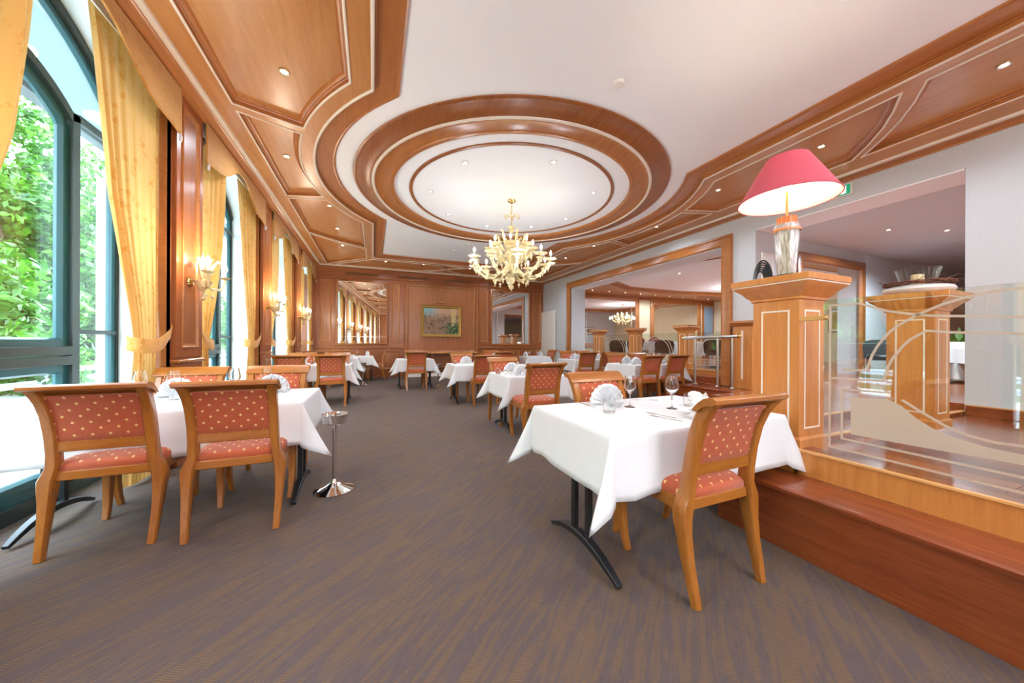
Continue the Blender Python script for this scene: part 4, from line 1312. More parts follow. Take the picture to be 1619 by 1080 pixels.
def sconce(p, label):
    t = thing('wall_sconce', label, 'sconce', (XL, p, 1.80))
    MB().lathe([(0.0, 0.0), (0.055, 0.0), (0.05, 0.012), (0.02, 0.02), (0.0, 0.022)], 16, (0, 0, 0), lambda x, y, z: (z, y, x)).build('backplate', M['brass'], t)
    MB().tube([(0.0, 0, 0.0), (0.06, 0, 0.0), (0.10, 0, 0.02)], 0.010, 8).build('bracket', M['brass'], t)
    MB().lathe([(0.0, -0.19), (0.008, -0.185), (0.03, -0.165), (0.012, -0.15), (0.006, -0.10), (0.03, -0.07), (0.05, -0.04), (0.075, 0.0), (0.08, 0.012), (0.05, 0.005), (0.02, 0.02), (0.018, 0.10), (0.035, 0.14), (0.045, 0.18), (0.02, 0.21), (0.03, 0.24), (0.012, 0.27), (0.0, 0.31)], 14, (0.10, 0, 0)).build('glass_stem', M['amber_glass'], t)
    lfm = MB().tube([(0.0, 0, 0.03), (0.06, 0, 0.10), (0.08, 0, 0.18), (0.11, 0, 0.21)], [0.010, 0.020, 0.016, 0.007], 6).sphere((0.125, 0, 0.215), 0.02, 6).mesh('glass_leaf', M['amber_glass'])
    for k in range(5):
        part('glass_leaf', lfm, t, (0.10, 0, 0), (0, 0, -1.5 + k * 0.75))
    for s in (-1, 1):
        pth = [(0.10, s * 0.02, -0.01), (0.15, s * 0.08, -0.06), (0.20, s * 0.15, -0.05), (0.215, s * 0.20, 0.03), (0.215, s * 0.205, 0.07)]
        a = MB().tube(pth, 0.014, 8).build('arm', M['amber_glass'], t)
        c = (0.215, s * 0.205, 0.07)
        MB().lathe([(0.0, -0.01), (0.03, 0.0), (0.055, 0.02), (0.05, 0.02), (0.02, 0.012), (0.0, 0.012)], 12, c).build('candle_cup', M['amber_glass'], a)
        MB().tube([(0.15, s * 0.08, -0.06), (0.15, s * 0.08, -0.10)], 0.003, 5).lathe([(0.0, -0.10), (0.012, -0.115), (0.022, -0.135), (0.010, -0.15), (0.0, -0.18)], 8, (0.15, s * 0.08, 0)).build('drop', M['amber_glass'], a)
        MB().lathe([(0.011, 0.01), (0.011, 0.08), (0.0, 0.082)], 10, c).build('candle', M['porcelain'], a)
        MB().lathe([(0.0, 0.08), (0.016, 0.09), (0.023, 0.115), (0.017, 0.145), (0.0, 0.175)], 10, c).build('bulb', M['bulb'], a)
        point_light('sconce_light', (0.235, s * 0.235, 0.25), 14.0, (1, 0.86, 0.68), 0.03, t)


for p, lab in zip(PIER[3:7], ('behind the camera, on the pier before the nearest window', 'on the nearest pier between the first two windows', 'on the second pier between the middle windows', 'on the farthest pier near the back corner')):
    sconce(p, 'two armed amber glass wall sconce ' + lab)

rm = MB().shell([(0.030, 0.0), (0.046, -0.004), (0.044, -0.010), (0.030, -0.008)], 16).mesh('ring', M['spot_ring'])
lm_ = MB().lathe([(0.0, -0.003), (0.031, -0.003), (0.031, 0.0), (0, 0.0)], 16).mesh('lens', M['spot_lens'])


def downlight(x, y, z, label, power=60.0, col=(0.82, 0.95, 1.10), ang=160):
    t = thing('ceiling_spotlight', label, 'spotlight', (x, y, z), 0, 'recessed ceiling spotlights')
    part('ring', rm, t)
    part('lens', lm_, t)
    if power:
        spot_light('spot_beam', (0, 0, -0.015), power, col, ang, 0.03, t)


DP = 40.0
zc = ZS + 0.066
for x, y, lab in ((-0.78, 3.72, 'large near coffer over the window side'), (-1.10, 5.40, 'narrow curved coffer over the window side'), (-0.76, 7.05, 'third window side coffer, nearer lamp'), (-0.75, 8.40, 'third window side coffer, farther lamp'), (-0.75, 9.81, 'far corner coffer over the window side'),
                  (-0.78, 2.40, 'near coffer above the camera side, second lamp'), (-0.75, 1.15, 'nearest window side corner coffer'),
                  (5.25, 1.10, 'nearest right coffer at the frame edge'), (5.28, 2.45, 'right coffer above the red lamp'), (5.23, 3.80, 'right coffer left of the red lamp'), (5.66, 5.52, 'narrow curved coffer on the right'), (5.29, 7.25, 'far right coffer, nearer lamp'), (5.29, 8.62, 'far right coffer, farther lamp'), (5.3, 9.9, 'far right corner coffer')):
    downlight(x, y, zc, 'small lit recessed spotlight in the wooden ' + lab, DP)
for k, x in enumerate((0.35, 1.5, 3.05, 4.25)):
    downlight(x, 11.25 if k in (0, 3) else 11.15, zc, 'small lit recessed spotlight, %s of four along the back wall ceiling' % ('first', 'second', 'third', 'last')[k], DP * 0.7)
    downlight(x, -0.15, zc, 'small recessed spotlight, %s of four in the ceiling behind the camera' % ('first', 'second', 'third', 'last')[k], DP * 1.4)
for k, a in enumerate((16, 50, 90, 130, 172, 220, 272, 324)):
    downlight(RX + 1.42 * math.cos(math.radians(a)), RY + 1.42 * math.sin(math.radians(a)), ZW,
              'small spotlight in the white rosette field, number %s round from the right side' % ('one', 'two', 'three', 'four', 'five', 'six', 'seven', 'eight')[k], DP * 0.3)
for k in range(9):
    downlight(8.3 + 0.85 * k, 11.45, 3.36, 'small spotlight in the raised dining room, %s of the row along its mirrors' % ('first', 'second', 'third', 'fourth', 'fifth', 'sixth', 'seventh', 'eighth', 'last')[k], 45.0)
for k, (x, y) in enumerate(((9.2, 8.0), (11.4, 7.0))):
    downlight(x, y, 3.475, 'small spotlight in the white raised room ceiling, %s' % ('nearer the opening', 'deeper in the room')[k], 260.0)
for k, (x, y, l) in enumerate(((8.6, 3.0, 'left of three'), (8.4, 1.9, 'right of three'), (9.6, 2.6, 'middle of three'))):
    downlight(x, y, 3.27, 'small spotlight in the grey corridor ceiling beyond the plain opening, ' + l, 300.0)

for k, (x, y) in enumerate(((1.2, -2.4), (3.4, -2.4), (1.2, -4.8), (3.4, -4.8))):
    downlight(x, y, ZW, 'small recessed spotlight in the white ceiling behind the camera, %s' % ('front left', 'front right', 'rear left', 'rear right')[k], DP * 1.6)
# ------------------------------------------------------------------ table lamp on the big pillar
t = thing('table_lamp', 'table lamp with crimson shade and cut glass body on the large pillar', 'lamp', (2.665, 1.43, 1.645))
MB().bbox(-0.085, 0.085, -0.085, 0.085, 0, 0.03, 0.004).build('base_plate', M['black_metal'], t, 0)
MB().lathe([(0.054, 0.03), (0.056, 0.05), (0.072, 0.30), (0.077, 0.36), (0.070, 0.385), (0.03, 0.39)], 8).build('glass_body', M['vase_glass'], t, 20)
orange = plain('orange_glass', lin(226, 138, 84), 0.2, 0, 0.1, coat=0.5)
for z0, z1, r in ((0.335, 0.352, 0.0785), (0.39, 0.43, 0.052)):
    m = MB()
    n = 24
    m.shell([(r, z0), (r * 1.03, (z0 + z1) / 2), (r, z1)], n)
    m.build('orange_band', orange, t)
m = MB()
for k in range(16):
    a = 2 * PI * k / 16
    m.tube([(0.05 * math.cos(a), 0.05 * math.sin(a), 0.388), (0.052 * math.cos(a), 0.052 * math.sin(a), 0.437)], 0.006, 6)
m.build('collar', orange, t)
MB().tube([(0, 0, 0.43), (0, 0, 0.80)], 0.008, 8).build('rod', M['brass'], t)
MB().shell([(0.285, 0.555), (0.205, 0.70), (0.123, 0.845), (0.121, 0.845), (0.203, 0.698), (0.282, 0.555)], 48).build('lamp_shade', M['shade'], t)
MB().shell([(0.2815, 0.5555), (0.2015, 0.699), (0.1205, 0.843)], 48).build('shade_lining', M['shade_in'], t)
MB().tube([(0.285 * math.cos(2 * PI * k / 48), 0.285 * math.sin(2 * PI * k / 48), 0.555) for k in range(48)], 0.004, 6, True).build('shade_rim', M['shade'], t)
for k in range(3):
    a = 2 * PI * k / 3
    MB().tube([(0, 0, 0.80), (0.12 * math.cos(a), 0.12 * math.sin(a), 0.843)], 0.003, 5).build('shade_spoke', M['brass'], t)
MB().sphere((0, 0, 0.66), 0.035, 10, 1.2).build('bulb', M['bulb'], t)
point_light('lamp_light', (0.0, 0.0, 0.72), 20.0, (1, 0.86, 0.66), 0.05, t)
# coiled black cable beside it
m = MB()
for k in range(6):
    r = 0.055 + 0.012 * k
    pts = []
    for i in range(25):
        a = PI * i / 24
        pts.append((0.006 * k, r * 0.55 * math.cos(a), 0.006 + r * 1.35 * math.sin(a)))
    m.tube(pts, 0.006, 6)
tag(m.build('cable_loop', M['black_metal'], None, 35, False, (2.60, 1.565, 1.645)), 'upright loops of black cable on the pillar behind the lamp', 'cable')

# ------------------------------------------------------------------ candle bowl on the second pillar
tag(MB().lathe([(0.0, 0.0), (0.15, 0.0), (0.20, 0.015), (0.215, 0.04), (0.20, 0.065), (0.16, 0.075), (0.0, 0.075)], 32).build('stone_disc', M['marble'], None, 50, False, (4.42, 1.36, 1.635)), 'round white stone disc on the pillar behind the glass screen', 'stone')
m = MB()
rnd = random.Random(5)
for k in range(11):
    p0 = rnd.uniform(0, 6.28)
    f1, f2 = rnd.randint(3, 7), rnd.randint(3, 7)
    pts = []
    for i in range(40):
        a = 2 * PI * i / 40
        r = 0.18 + 0.025 * math.sin(f1 * a + p0) + 0.012 * math.sin(9 * a + k)
        pts.append((r * math.cos(a), r * math.sin(a), 0.020 + 0.012 * math.cos(f2 * a + p0 * 2)))
    m.tube(pts, 0.005, 5, True)
for k in range(14):
    a = rnd.uniform(0, 6.28)
    m.tube([(0.18 * math.cos(a), 0.18 * math.sin(a), 0.03), (0.25 * math.cos(a + 0.25), 0.25 * math.sin(a + 0.25), rnd.uniform(0.02, 0.07))], [0.004, 0.001], 5)
tag(m.build('twig_wreath', M['twig'], None, 35, False, (4.42, 1.36, 1.712)), 'brown twig wreath lying on the white stone disc', 'wreath')
m = MB()
n = 48
prof = [(0.095, 0.0), (0.135, 0.15), (0.131, 0.15), (0.092, 0.008), (0.0, 0.008)]
m.shell(prof, n)
m.lathe([(0, 0), (0.095, 0.0), (0.0, 0.001)], n)
t = thing('glass_bowl', 'ribbed clear glass candle bowl standing inside the twig wreath', 'bowl', (4.42, 1.36, 1.712))
m.build('bowl_wall', M['window_glass'], t)
m = MB()
for k in range(24):
    a = 2 * PI * k / 24
    m.tube([(0.096 * math.cos(a), 0.096 * math.sin(a), 0.005), (0.135 * math.cos(a), 0.135 * math.sin(a), 0.148)], 0.003, 5)
m.build('ribs', M['screen_glass'], t)
t = thing('pillar_candle', 'cream pillar candle inside the ribbed glass bowl', 'candle', (4.42, 1.36, 1.722))
MB().lathe([(0.0, 0), (0.04, 0), (0.04, 0.085), (0.036, 0.09), (0.0, 0.082)], 20).build('wax', plain('candle_wax', lin(238, 206, 160), 0.5), t)
MB().tube([(0, 0, 0.08), (0.002, 0, 0.10)], 0.002, 5).build('wick', M['black_metal'], t)
# ================================================================== DINING CHAIR
def curve_y(z):
    tab = [(0.42, 0.070), (0.48, 0.068), (0.56, 0.060), (0.68, 0.042), (0.79, 0.018), (0.87, -0.015), (0.925, -0.055), (0.945, -0.085)]
    if z <= tab[0][0]:
        return tab[0][1]
    for (za, a), (zb, b) in zip(tab, tab[1:]):
        if z <= zb:
            return a + (b - a) * (z - za) / (zb - za)
    return tab[-1][1]


def chair_meshes():
    R = {}
    for s, k in ((-1, 'l'), (1, 'r')):
        pts = [(0.228, 0.0, 0.0), (0.231, 0.020, 0.09), (0.2345, 0.044, 0.20), (0.237, 0.060, 0.30), (0.238, 0.068, 0.37), (0.235, 0.070, 0.42), (0.222, 0.069, 0.46), (0.211, 0.066, 0.50), (0.207, 0.058, 0.57), (0.206, 0.042, 0.68),
               (0.207, 0.018, 0.79), (0.210, -0.015, 0.87), (0.214, -0.050, 0.92), (0.217, -0.078, 0.942)]
        ws = [0.034, 0.036, 0.041, 0.050, 0.062, 0.066, 0.056, 0.048, 0.046, 0.046, 0.046, 0.046, 0.046, 0.042]
        ds = [0.036, 0.044, 0.052, 0.060, 0.068, 0.074, 0.070, 0.062, 0.058, 0.056, 0.056, 0.054, 0.048, 0.038]
        R['rear_' + k] = MB().bar([(s * x, y, z) for x, y, z in pts], ws, ds).mesh('leg', M['chair_wood'], 40)
        pf_ = [(0.212, 0.462, 0.0), (0.216, 0.482, 0.07), (0.220, 0.497, 0.17), (0.221, 0.502, 0.28), (0.218, 0.497, 0.38), (0.214, 0.488, 0.455)]
        R['front_' + k] = MB().bar([(s * x, y, z) for x, y, z in pf_], [0.030, 0.034, 0.040, 0.046, 0.05, 0.05], [0.034, 0.04, 0.046, 0.05, 0.052, 0.05]).mesh('leg', M['chair_wood'], 40)
    m = MB()
    m.bbox(-0.19, 0.19, 0.472, 0.504, 0.395, 0.462, 0.006)
    m.bbox(-0.205, 0.205, 0.055, 0.088, 0.408, 0.462, 0.006)
    for s in (-1, 1):
        m.prism([(s * 0.215, 0.08), (s * 0.236, 0.08), (s * 0.236, 0.475), (s * 0.213, 0.475)], 0.400, 0.462)
    R['seat_frame'] = m.mesh('seat_frame', M['chair_wood_x'], 30)
    # cushion
    foot = [(-0.185, 0.062), (0.185, 0.062)]
    foot += [(0.228, 0.13), (0.234, 0.30), (0.232, 0.44), (0.222, 0.485), (0.19, 0.507), (0.10, 0.514), (0, 0.516)]
    foot += [(-x, y) for x, y in reversed(foot[2:-1])]
    layers = [(1.0, 0.458), (1.012, 0.474), (1.008, 0.490), (0.97, 0.505), (0.88, 0.516), (0.72, 0.524), (0.45, 0.529), (0.15, 0.531)]
    rows = []
    for f, z in layers:
        row = [(x * f, 0.29 + (y - 0.29) * f, z) for x, y in foot]
        rows.append(row + [row[0]])
    m = MB().grid(rows)
    n = len(foot)
    top = len(layers) - 1
    m.f.append(tuple(top * (n + 1) + i for i in range(n)))
    m.f.append(tuple(reversed(range(n))))
    R['seat'] = m.mesh('seat', M['fabric_seat'], 60, True)
    # padded back
    rows = []
    zs = [0.632, 0.645, 0.69, 0.74, 0.79, 0.83, 0.87, 0.893, 0.90]
    for i, z in enumerate(zs):
        y = curve_y(z)
        e = 0.5 if i in (0, len(zs) - 1) else 1.0
        ring_ = []
        for x, d in ((-0.187, -0.012), (-0.187, 0.014), (-0.17, 0.022), (-0.10, 0.030), (0, 0.033), (0.10, 0.030), (0.17, 0.022), (0.187, 0.014), (0.187, -0.012), (0.10, -0.017), (0, -0.018), (-0.10, -0.017)):
            ring_.append((x, y + d * e, z))
        rows.append(ring_ + [ring_[0]])
    m = MB().grid(rows)
    k = len(rows[0])
    m.f.append(tuple(reversed(range(k - 1))))
    m.f.append(tuple((len(rows) - 1) * k + i for i in range(k - 1)))
    R['backrest'] = m.mesh('backrest', M['fabric'], 50, True)
    m = MB()
    pth = [(-0.178, 0.65), (-0.178, 0.885), (0.178, 0.885), (0.178, 0.65)]
    pp = []
    for (a, b), (c, d) in zip(pth, pth[1:]):
        for i in range(10):
            f = i / 10
            pp.append((a + (c - a) * f, b + (d - b) * f))
    pp.append(pth[-1])
    for x, z in pp:
        m.sphere((x, curve_y(z) + 0.024, z), 0.0055, 4)
    R['nail_trim'] = m.mesh('nail_trim', M['brass'], 0)
    R['back_rail'] = MB().bbox(-0.195, 0.195, 0.036, 0.068, 0.575, 0.634, 0.005).mesh('back_rail', M['chair_wood_x'], 30)
    poly = [(-0.012, 0.893), (-0.034, 0.914), (-0.062, 0.927), (-0.090, 0.930), (-0.106, 0.940), (-0.106, 0.956), (-0.092, 0.966), (-0.070, 0.965), (-0.046, 0.956), (-0.020, 0.936), (0.006, 0.908), (0.012, 0.897)]
    R['top_rail'] = MB().prism(poly, -0.252, 0.252, lambda a, b, h: (h, a, b)).mesh('top_rail', M['chair_wood_x'], 40)
    return R


CM = chair_meshes()
chair0 = None


def chair(x, y, rz, label, nails=True):
    global chair0
    if chair0 is None:
        t = thing('dining_chair', label, 'chair', (x, y, 0), rz, 'terracotta dining chairs')
        for n_, k_ in (('seat', 'seat'), ('backrest', 'backrest'), ('seat_frame', 'seat_frame'), ('back_rail', 'back_rail'), ('top_rail', 'top_rail'), ('leg', 'rear_l'), ('leg', 'rear_r'), ('leg', 'front_l'), ('leg', 'front_r')):
            o = part(n_, CM[k_], t)
            if n_ == 'backrest':
                q = part('nail_trim', CM['nail_trim'], o)
        chair0 = t
        return t
    return dup(chair0, (x, y, 0), rz, label)


# ================================================================== TABLES
def table(x0, x1, y0, y1, desc, base_dy=-0.06):
    cx, cy = (x0 + x1) / 2, (y0 + y1) / 2
    hx, hy = (x1 - x0) / 2, (y1 - y0) / 2
    t = thing('dining_table', 'black legged dining table under the cloth, ' + desc, 'table', (cx, cy, 0), 0, 'dining tables')
    MB().bbox(-hx + 0.01, hx - 0.01, -hy + 0.01, hy - 0.01, 0.715, 0.742, 0.003).build('tabletop', M['chair_wood_x'], t, 0)
    fh = min(0.32, hy - 0.08)
    for s in (-1, 1):
        bx = s * (hx - 0.05)
        pts = [(bx, base_dy + fh * u, 0.022 + 0.085 * (1 - abs(u) ** 2.0)) for u in (-1, -0.8, -0.6, -0.4, -0.2, 0, 0.2, 0.4, 0.6, 0.8, 1)]
        MB().bar(pts, [0.030, 0.04, 0.044, 0.046, 0.048, 0.048, 0.048, 0.046, 0.044, 0.04, 0.030], [0.022, 0.028, 0.034, 0.038, 0.04, 0.04, 0.04, 0.038, 0.034, 0.028, 0.022]).build('foot', M['black_metal'], t)
        for d in (-0.068, 0.068):
            MB().bbox(bx - 0.017, bx + 0.017, base_dy + d - 0.017, base_dy + d + 0.017, 0.095, 0.70, 0.004).build('column', M['black_metal'], t, 0)
        MB().bbox(bx - 0.025, bx + 0.025, base_dy - 0.30, base_dy + 0.30, 0.69, 0.716, 0.004).build('top_bracket', M['black_metal'], t, 0)
    return t


def tablecloth(x0, x1, y0, y1, drop, label, seed):
    rnd = random.Random(seed)
    cx, cy = (x0 + x1) / 2, (y0 + y1) / 2
    hx, hy = (x1 - x0) / 2, (y1 - y0) / 2
    Z = 0.7505
    path = []      # (x, y, nx, ny, drop, flare)
    cr = 0.012
    ns = 12
    corners = [(hx, -hy, -90), (hx, hy, 0), (-hx, hy, 90), (-hx, -hy, 180)]
    for k, (x, y, a0) in enumerate(corners):
        peak = rnd.uniform(0.30, 0.40)
        fl = rnd.uniform(0.16, 0.20)
        tw = (30, -30, 30, -30)[k] + rnd.uniform(-8, 8)
        sx, sy = math.copysign(1, x), math.copysign(1, y)
        for i in range(11):
            f = i / 10
            a = math.radians(a0 + 90 * f)
            g = 1 - abs(2 * f - 1)
            g2 = g
            aa = math.radians(a0 + 90 * (0.5 + (f - 0.5) * (1 - 0.6 * g)) + tw * min(1, g * 2))
            path.append((x - sx * cr + cr * math.cos(a), y - sy * cr + cr * math.sin(a), math.cos(aa), math.sin(aa), drop * (1 + peak * g2), 0.014 + fl * g2 - 0.02 * math.exp(-((g - 0.2) / 0.15) ** 2)))
        nx_, ny_, _ = corners[(k + 1) % 4]
        an = math.radians(a0 + 90)
        x2, y2 = nx_, ny_
        ph = rnd.uniform(0, 6)
        for i in range(1, ns):
            f = i / ns
            px, py = x + (x2 - x) * f, y + (y2 - y) * f
            w = math.sin(f * 2 * PI * 2.0 + ph) * 0.010 * math.sin(PI * f) + 0.006 * math.sin(f * 17 + ph)
            path.append((px, py, math.cos(an), math.sin(an), drop * (1 + 0.02 * math.sin(f * 9 + ph)), 0.014 + w + 0.02 * math.exp(-(min(f, 1 - f) / 0.1) ** 2)))
    n = len(path)
    rows = []
    for t_, rr in ((0, 0), (0.015, 0.6), (0.05, 1.0), (0.15, 1), (0.3, 1), (0.45, 1), (0.6, 1), (0.75, 1), (0.88, 1), (1.0, 1)):
        row = []
        for (x, y, ux, uy, L, fl) in path:
            off = 0.006 * rr + fl * (t_ ** 1.15)
            row.append((x + ux * off, y + uy * off, Z - L * t_ - (0.0 if rr == 0 else 0.002 * rr)))
        rows.append(row + [row[0]])
    m = MB().grid(rows)
    m.f.append(tuple(range(n)))
    o = m.build('tablecloth', M['linen'], None, 40, True, (cx, cy, 0))
    sol = o.modifiers.new('thickness', 'SOLIDIFY')
    sol.thickness = 0.0022
    sol.offset = 1
    return tag(o, label, 'tablecloth', 'white tablecloths')


# small ware
WG = MB().lathe([(0.0, 0.0), (0.036, 0.0), (0.036, 0.002), (0.012, 0.006), (0.0045, 0.02), (0.004, 0.085), (0.008, 0.094), (0.026, 0.112), (0.041, 0.135), (0.044, 0.150), (0.038, 0.185), (0.030, 0.222), (0.0285, 0.222), (0.0365, 0.185), (0.042, 0.150), (0.039, 0.136), (0.024, 0.114), (0.0, 0.100)], 24).mesh('wine_glass', M['clear_glass'], 50)
TG = MB().lathe([(0.0, 0.0), (0.028, 0.0), (0.036, 0.012), (0.041, 0.04), (0.039, 0.07), (0.036, 0.088), (0.0345, 0.088), (0.0375, 0.07), (0.0395, 0.04), (0.033, 0.014), (0.0, 0.010)], 24).mesh('tumbler', M['clear_glass'], 50)


def napkin_mesh():
    m = MB()
    n = 22
    prev = None
    for ly, sc in ((-0.030, 0.86), (-0.012, 0.97), (0.012, 1.0), (0.032, 0.90)):
        rows = []
        for r, k in ((0.012, 0), (0.06, 1), (0.105, 2), (0.136, 3)):
            row = []
            for i in range(n + 1):
                a = PI * (-0.02 + 1.04 * i / n)
                zz = 0.0060 * (1 if i % 2 else -1) * (0.4 + k * 0.45)
                row.append((sc * r * math.cos(a) * 0.95, ly * (0.25 + 0.25 * k) + zz, 0.010 + sc * r * math.sin(a) * 1.05))
            rows.append(row)
        m.grid(rows)
        if prev:
            m.grid([prev, rows[-1]])
        prev = rows[-1]
    m.prism([(-0.07, -0.05), (0.07, -0.05), (0.03, 0.06), (-0.03, 0.06)], 0.0, 0.012)
    m.prism([(-0.03, -0.03), (0.03, -0.03), (0.0, 0.03)], 0.012, 0.05)
    return m.mesh('napkin', M['napkin'], 25)


NK = napkin_mesh()


def fork_mesh():
    m = MB()
    half = [(0.0045, -0.10), (0.006, -0.09), (0.004, -0.04), (0.003, 0.02), (0.004, 0.035), (0.010, 0.046), (0.0115, 0.058)]
    poly = half + [(-a, b) for a, b in reversed(half)]
    m.prism(poly, 0.0, 0.0025)
    for x in (-0.0095, -0.0035, 0.0025, 0.0085):
        m.prism([(x - 0.0016, 0.056), (x + 0.0016, 0.056), (x + 0.0010, 0.10), (x - 0.0010, 0.10)], 0.0005, 0.0025)
    return m.mesh('fork', M['chrome'], 30)


def knife_mesh():
    m = MB()
    m.prism([(-0.006, -0.11), (0.006, -0.11), (0.0045, 0.0), (0.011, 0.01), (0.012, 0.07), (0.004, 0.112), (-0.003, 0.10), (-0.0045, 0.0)], 0.0, 0.0025)
    return m.mesh('knife', M['chrome'], 30)


FK, KN = fork_mesh(), knife_mesh()
SKB = MB().lathe([(0.0, 0.0), (0.020, 0.0), (0.024, 0.01), (0.024, 0.035), (0.018, 0.046), (0.0, 0.046)], 16).mesh('shaker_body', M['porcelain'], 50)
SKL = MB().lathe([(0.0165, 0.046), (0.017, 0.056), (0.010, 0.066), (0.005, 0.068), (0.006, 0.074), (0.0, 0.078)], 16).mesh('shaker_lid', M['chrome'], 50)
ZT = 0.7530
DONE = set()


def put(me, name, x, y, label, cat, group, rz=0.0, z=ZT):
    o = bpy.data.objects.new(name, me)
    COL.objects.link(o)
    o.location = (x, y, z)
    o.rotation_euler = (0, 0, rz)
    return tag(o, label, cat, group)


def setting(desc, seat, x, y, d, what='wtnfk', off=0.0):
    """place setting; d = +1 when the guest sits on the near side and faces away from the camera"""
    r = 0 if d > 0 else PI
    if 'w' in what:
        put(WG, 'wine_glass', x + d * 0.17, y + d * 0.22, 'clear wine glass at the %s, %s' % (seat, desc), 'glass', 'wine glasses')
    if 't' in what:
        put(TG, 'tumbler', x + d * 0.26, y + d * 0.17, 'short clear water tumbler at the %s, %s' % (seat, desc), 'glass', 'water tumblers')
    if 'n' in what:
        put(NK, 'napkin', x, y + d * 0.04, 'white fan folded napkin at the %s, %s' % (seat, desc), 'napkin', 'folded napkins', r + off)
    if 'f' in what:
        put(FK, 'fork', x - d * 0.13, y + d * 0.05, 'steel fork at the %s, %s' % (seat, desc), 'cutlery', 'forks', r)
    if 'k' in what:
        put(KN, 'knife', x + d * 0.13, y + d * 0.05, 'steel knife at the %s, %s' % (seat, desc), 'cutlery', 'knives', r)


def shakers(desc, x, y):
    for k in (0, 1):
        t = thing('shaker', 'small white %s shaker with steel lid, %s' % (('left', 'right')[k], desc), 'shaker', (x + 0.065 * k, y - 0.01 * k, ZT), 0, 'salt and pepper shakers')
        part('shaker_body', SKB, t)
        part('shaker_lid', SKL, t)


# ---- 1: front right
D1 = 'front right table by the step'
table(1.05, 2.40, 1.29, 2.13, D1, -0.10)
tablecloth(1.05, 2.40, 1.29, 2.13, 0.30, 'white tablecloth on the ' + D1, 21)
chair(1.585, 1.08, 0, 'dining chair seen from behind, near side of the ' + D1)
chair(1.65, 2.19, PI, 'dining chair facing the camera, far side of the ' + D1)
put(FK, 'fork', 1.645, 1.56, 'steel fork lying tines first on the front right table', 'cutlery', 'forks', 0.2)
put(FK, 'fork', 1.605, 1.49, 'steel fork lying beside another fork, nearer the front right chair back', 'cutlery', 'forks', 0.25)
put(NK, 'napkin', 1.83, 1.47, 'white fan folded napkin half hidden by the front right chair back', 'napkin', 'folded napkins', 0.7)
put(WG, 'wine_glass', 1.89, 1.70, 'clear wine glass standing in the middle of the front right table', 'glass', 'wine glasses')
put(TG, 'tumbler', 2.08, 1.72, 'clear tumbler right of the wine glass on the front right table', 'glass', 'water tumblers')
put(TG, 'tumbler', 1.40, 1.745, 'clear round tumbler in front of the left napkin on the front right table', 'glass', 'water tumblers')
put(TG, 'tumbler', 1.56, 1.88, 'clear tumbler behind the round one on the front right table', 'glass', 'water tumblers')
put(NK, 'napkin', 1.57, 1.99, 'white fan folded napkin before the far chair of the front right table', 'napkin', 'folded napkins', PI - 0.2)
put(WG, 'wine_glass', 1.66, 1.85, 'clear wine glass beside the left napkin on the front right table', 'glass', 'wine glasses')
put(FK, 'fork', 1.97, 2.03, 'steel fork at the far edge of the front right table', 'cutlery', 'forks', PI + 1.0)
put(KN, 'knife', 1.42, 2.02, 'steel knife left of the napkin at the far edge of the front right table', 'cutlery', 'knives', PI)
shakers(D1, 2.27, 1.80)

# ---- 2: front left
D2 = 'front left table by the window'
table(-1.97, -0.48, 2.86, 3.72, D2, -0.12)
tablecloth(-1.97, -0.48, 2.86, 3.72, 0.30, 'white tablecloth on the ' + D2, 33)
chair(-1.436, 2.65, 0.0, 'left one of two chairs seen from behind at the ' + D2)
chair(-0.80, 2.57, 0.0, 'right one of two chairs seen from behind at the ' + D2)
chair(-1.49, 3.83, PI, 'left dining chair facing the camera, far side of the ' + D2)
chair(-0.84, 3.83, PI, 'right dining chair facing the camera, far side of the ' + D2)
for x, y, l in ((-1.60, 3.36, 'leftmost'), (-1.40, 3.34, 'second from the left'), (-1.07, 3.48, 'third from the left'), (-0.85, 3.50, 'rightmost')):
    put(WG, 'wine_glass', x, y, 'clear wine glass, %s of four on the front left table' % l, 'glass', 'wine glasses')
for x, y, l, r in ((-1.44, 3.50, 'left', PI), (-0.83, 3.60, 'right', PI + 0.2)):
    put(NK, 'napkin', x, y, 'white fan folded napkin, %s one on the front left table' % l, 'napkin', 'folded napkins', r)
put(TG, 'tumbler', -0.73, 3.46, 'clear tumbler beside the right napkin on the front left table', 'glass', 'water tumblers')
put(KN, 'knife', -1.37, 3.10, 'steel knife between the two front chairs on the front left table', 'cutlery', 'knives', -0.5)
put(FK, 'fork', -1.66, 3.52, 'steel fork left of the left napkin on the front left table', 'cutlery', 'forks', PI + 0.2)
put(FK, 'fork', -0.66, 3.30, 'steel fork near the right corner of the front left table', 'cutlery', 'forks', 0.9)

# ---- the rest: (rect, description, near chairs, far chairs)
def dress(rect, desc, near, far, seed, what='wtnfk', shk=None, gap=0.23):
    x0, x1, y0, y1 = rect
    table(x0, x1, y0, y1, desc)
    tablecloth(x0, x1, y0, y1, 0.30, 'white tablecloth on the ' + desc, seed)
    nm = ['left', 'right']
    for k, x in enumerate(near):
        s = (nm[k] + ' ' if len(near) > 1 else '')
        yy = y0 - gap
        chair(x, yy, 0.0, 'dining chair near side%s, %s' % ((', ' + nm[k] + ' one') if len(near) > 1 else '', desc))
        setting(desc, s + 'near seat', x, y0 + 0.16, 1, what)
    for k, x in enumerate(far):
        s = (nm[k] + ' ' if len(far) > 1 else '')
        yy = y1 + 0.14
        chair(x, yy, PI, 'dining chair far side%s, %s' % ((', ' + nm[k] + ' one') if len(far) > 1 else '', desc))
        setting(desc, s + 'far seat', x, y1 - 0.16, -1, what)
    if shk:
        shakers(desc, *shk)


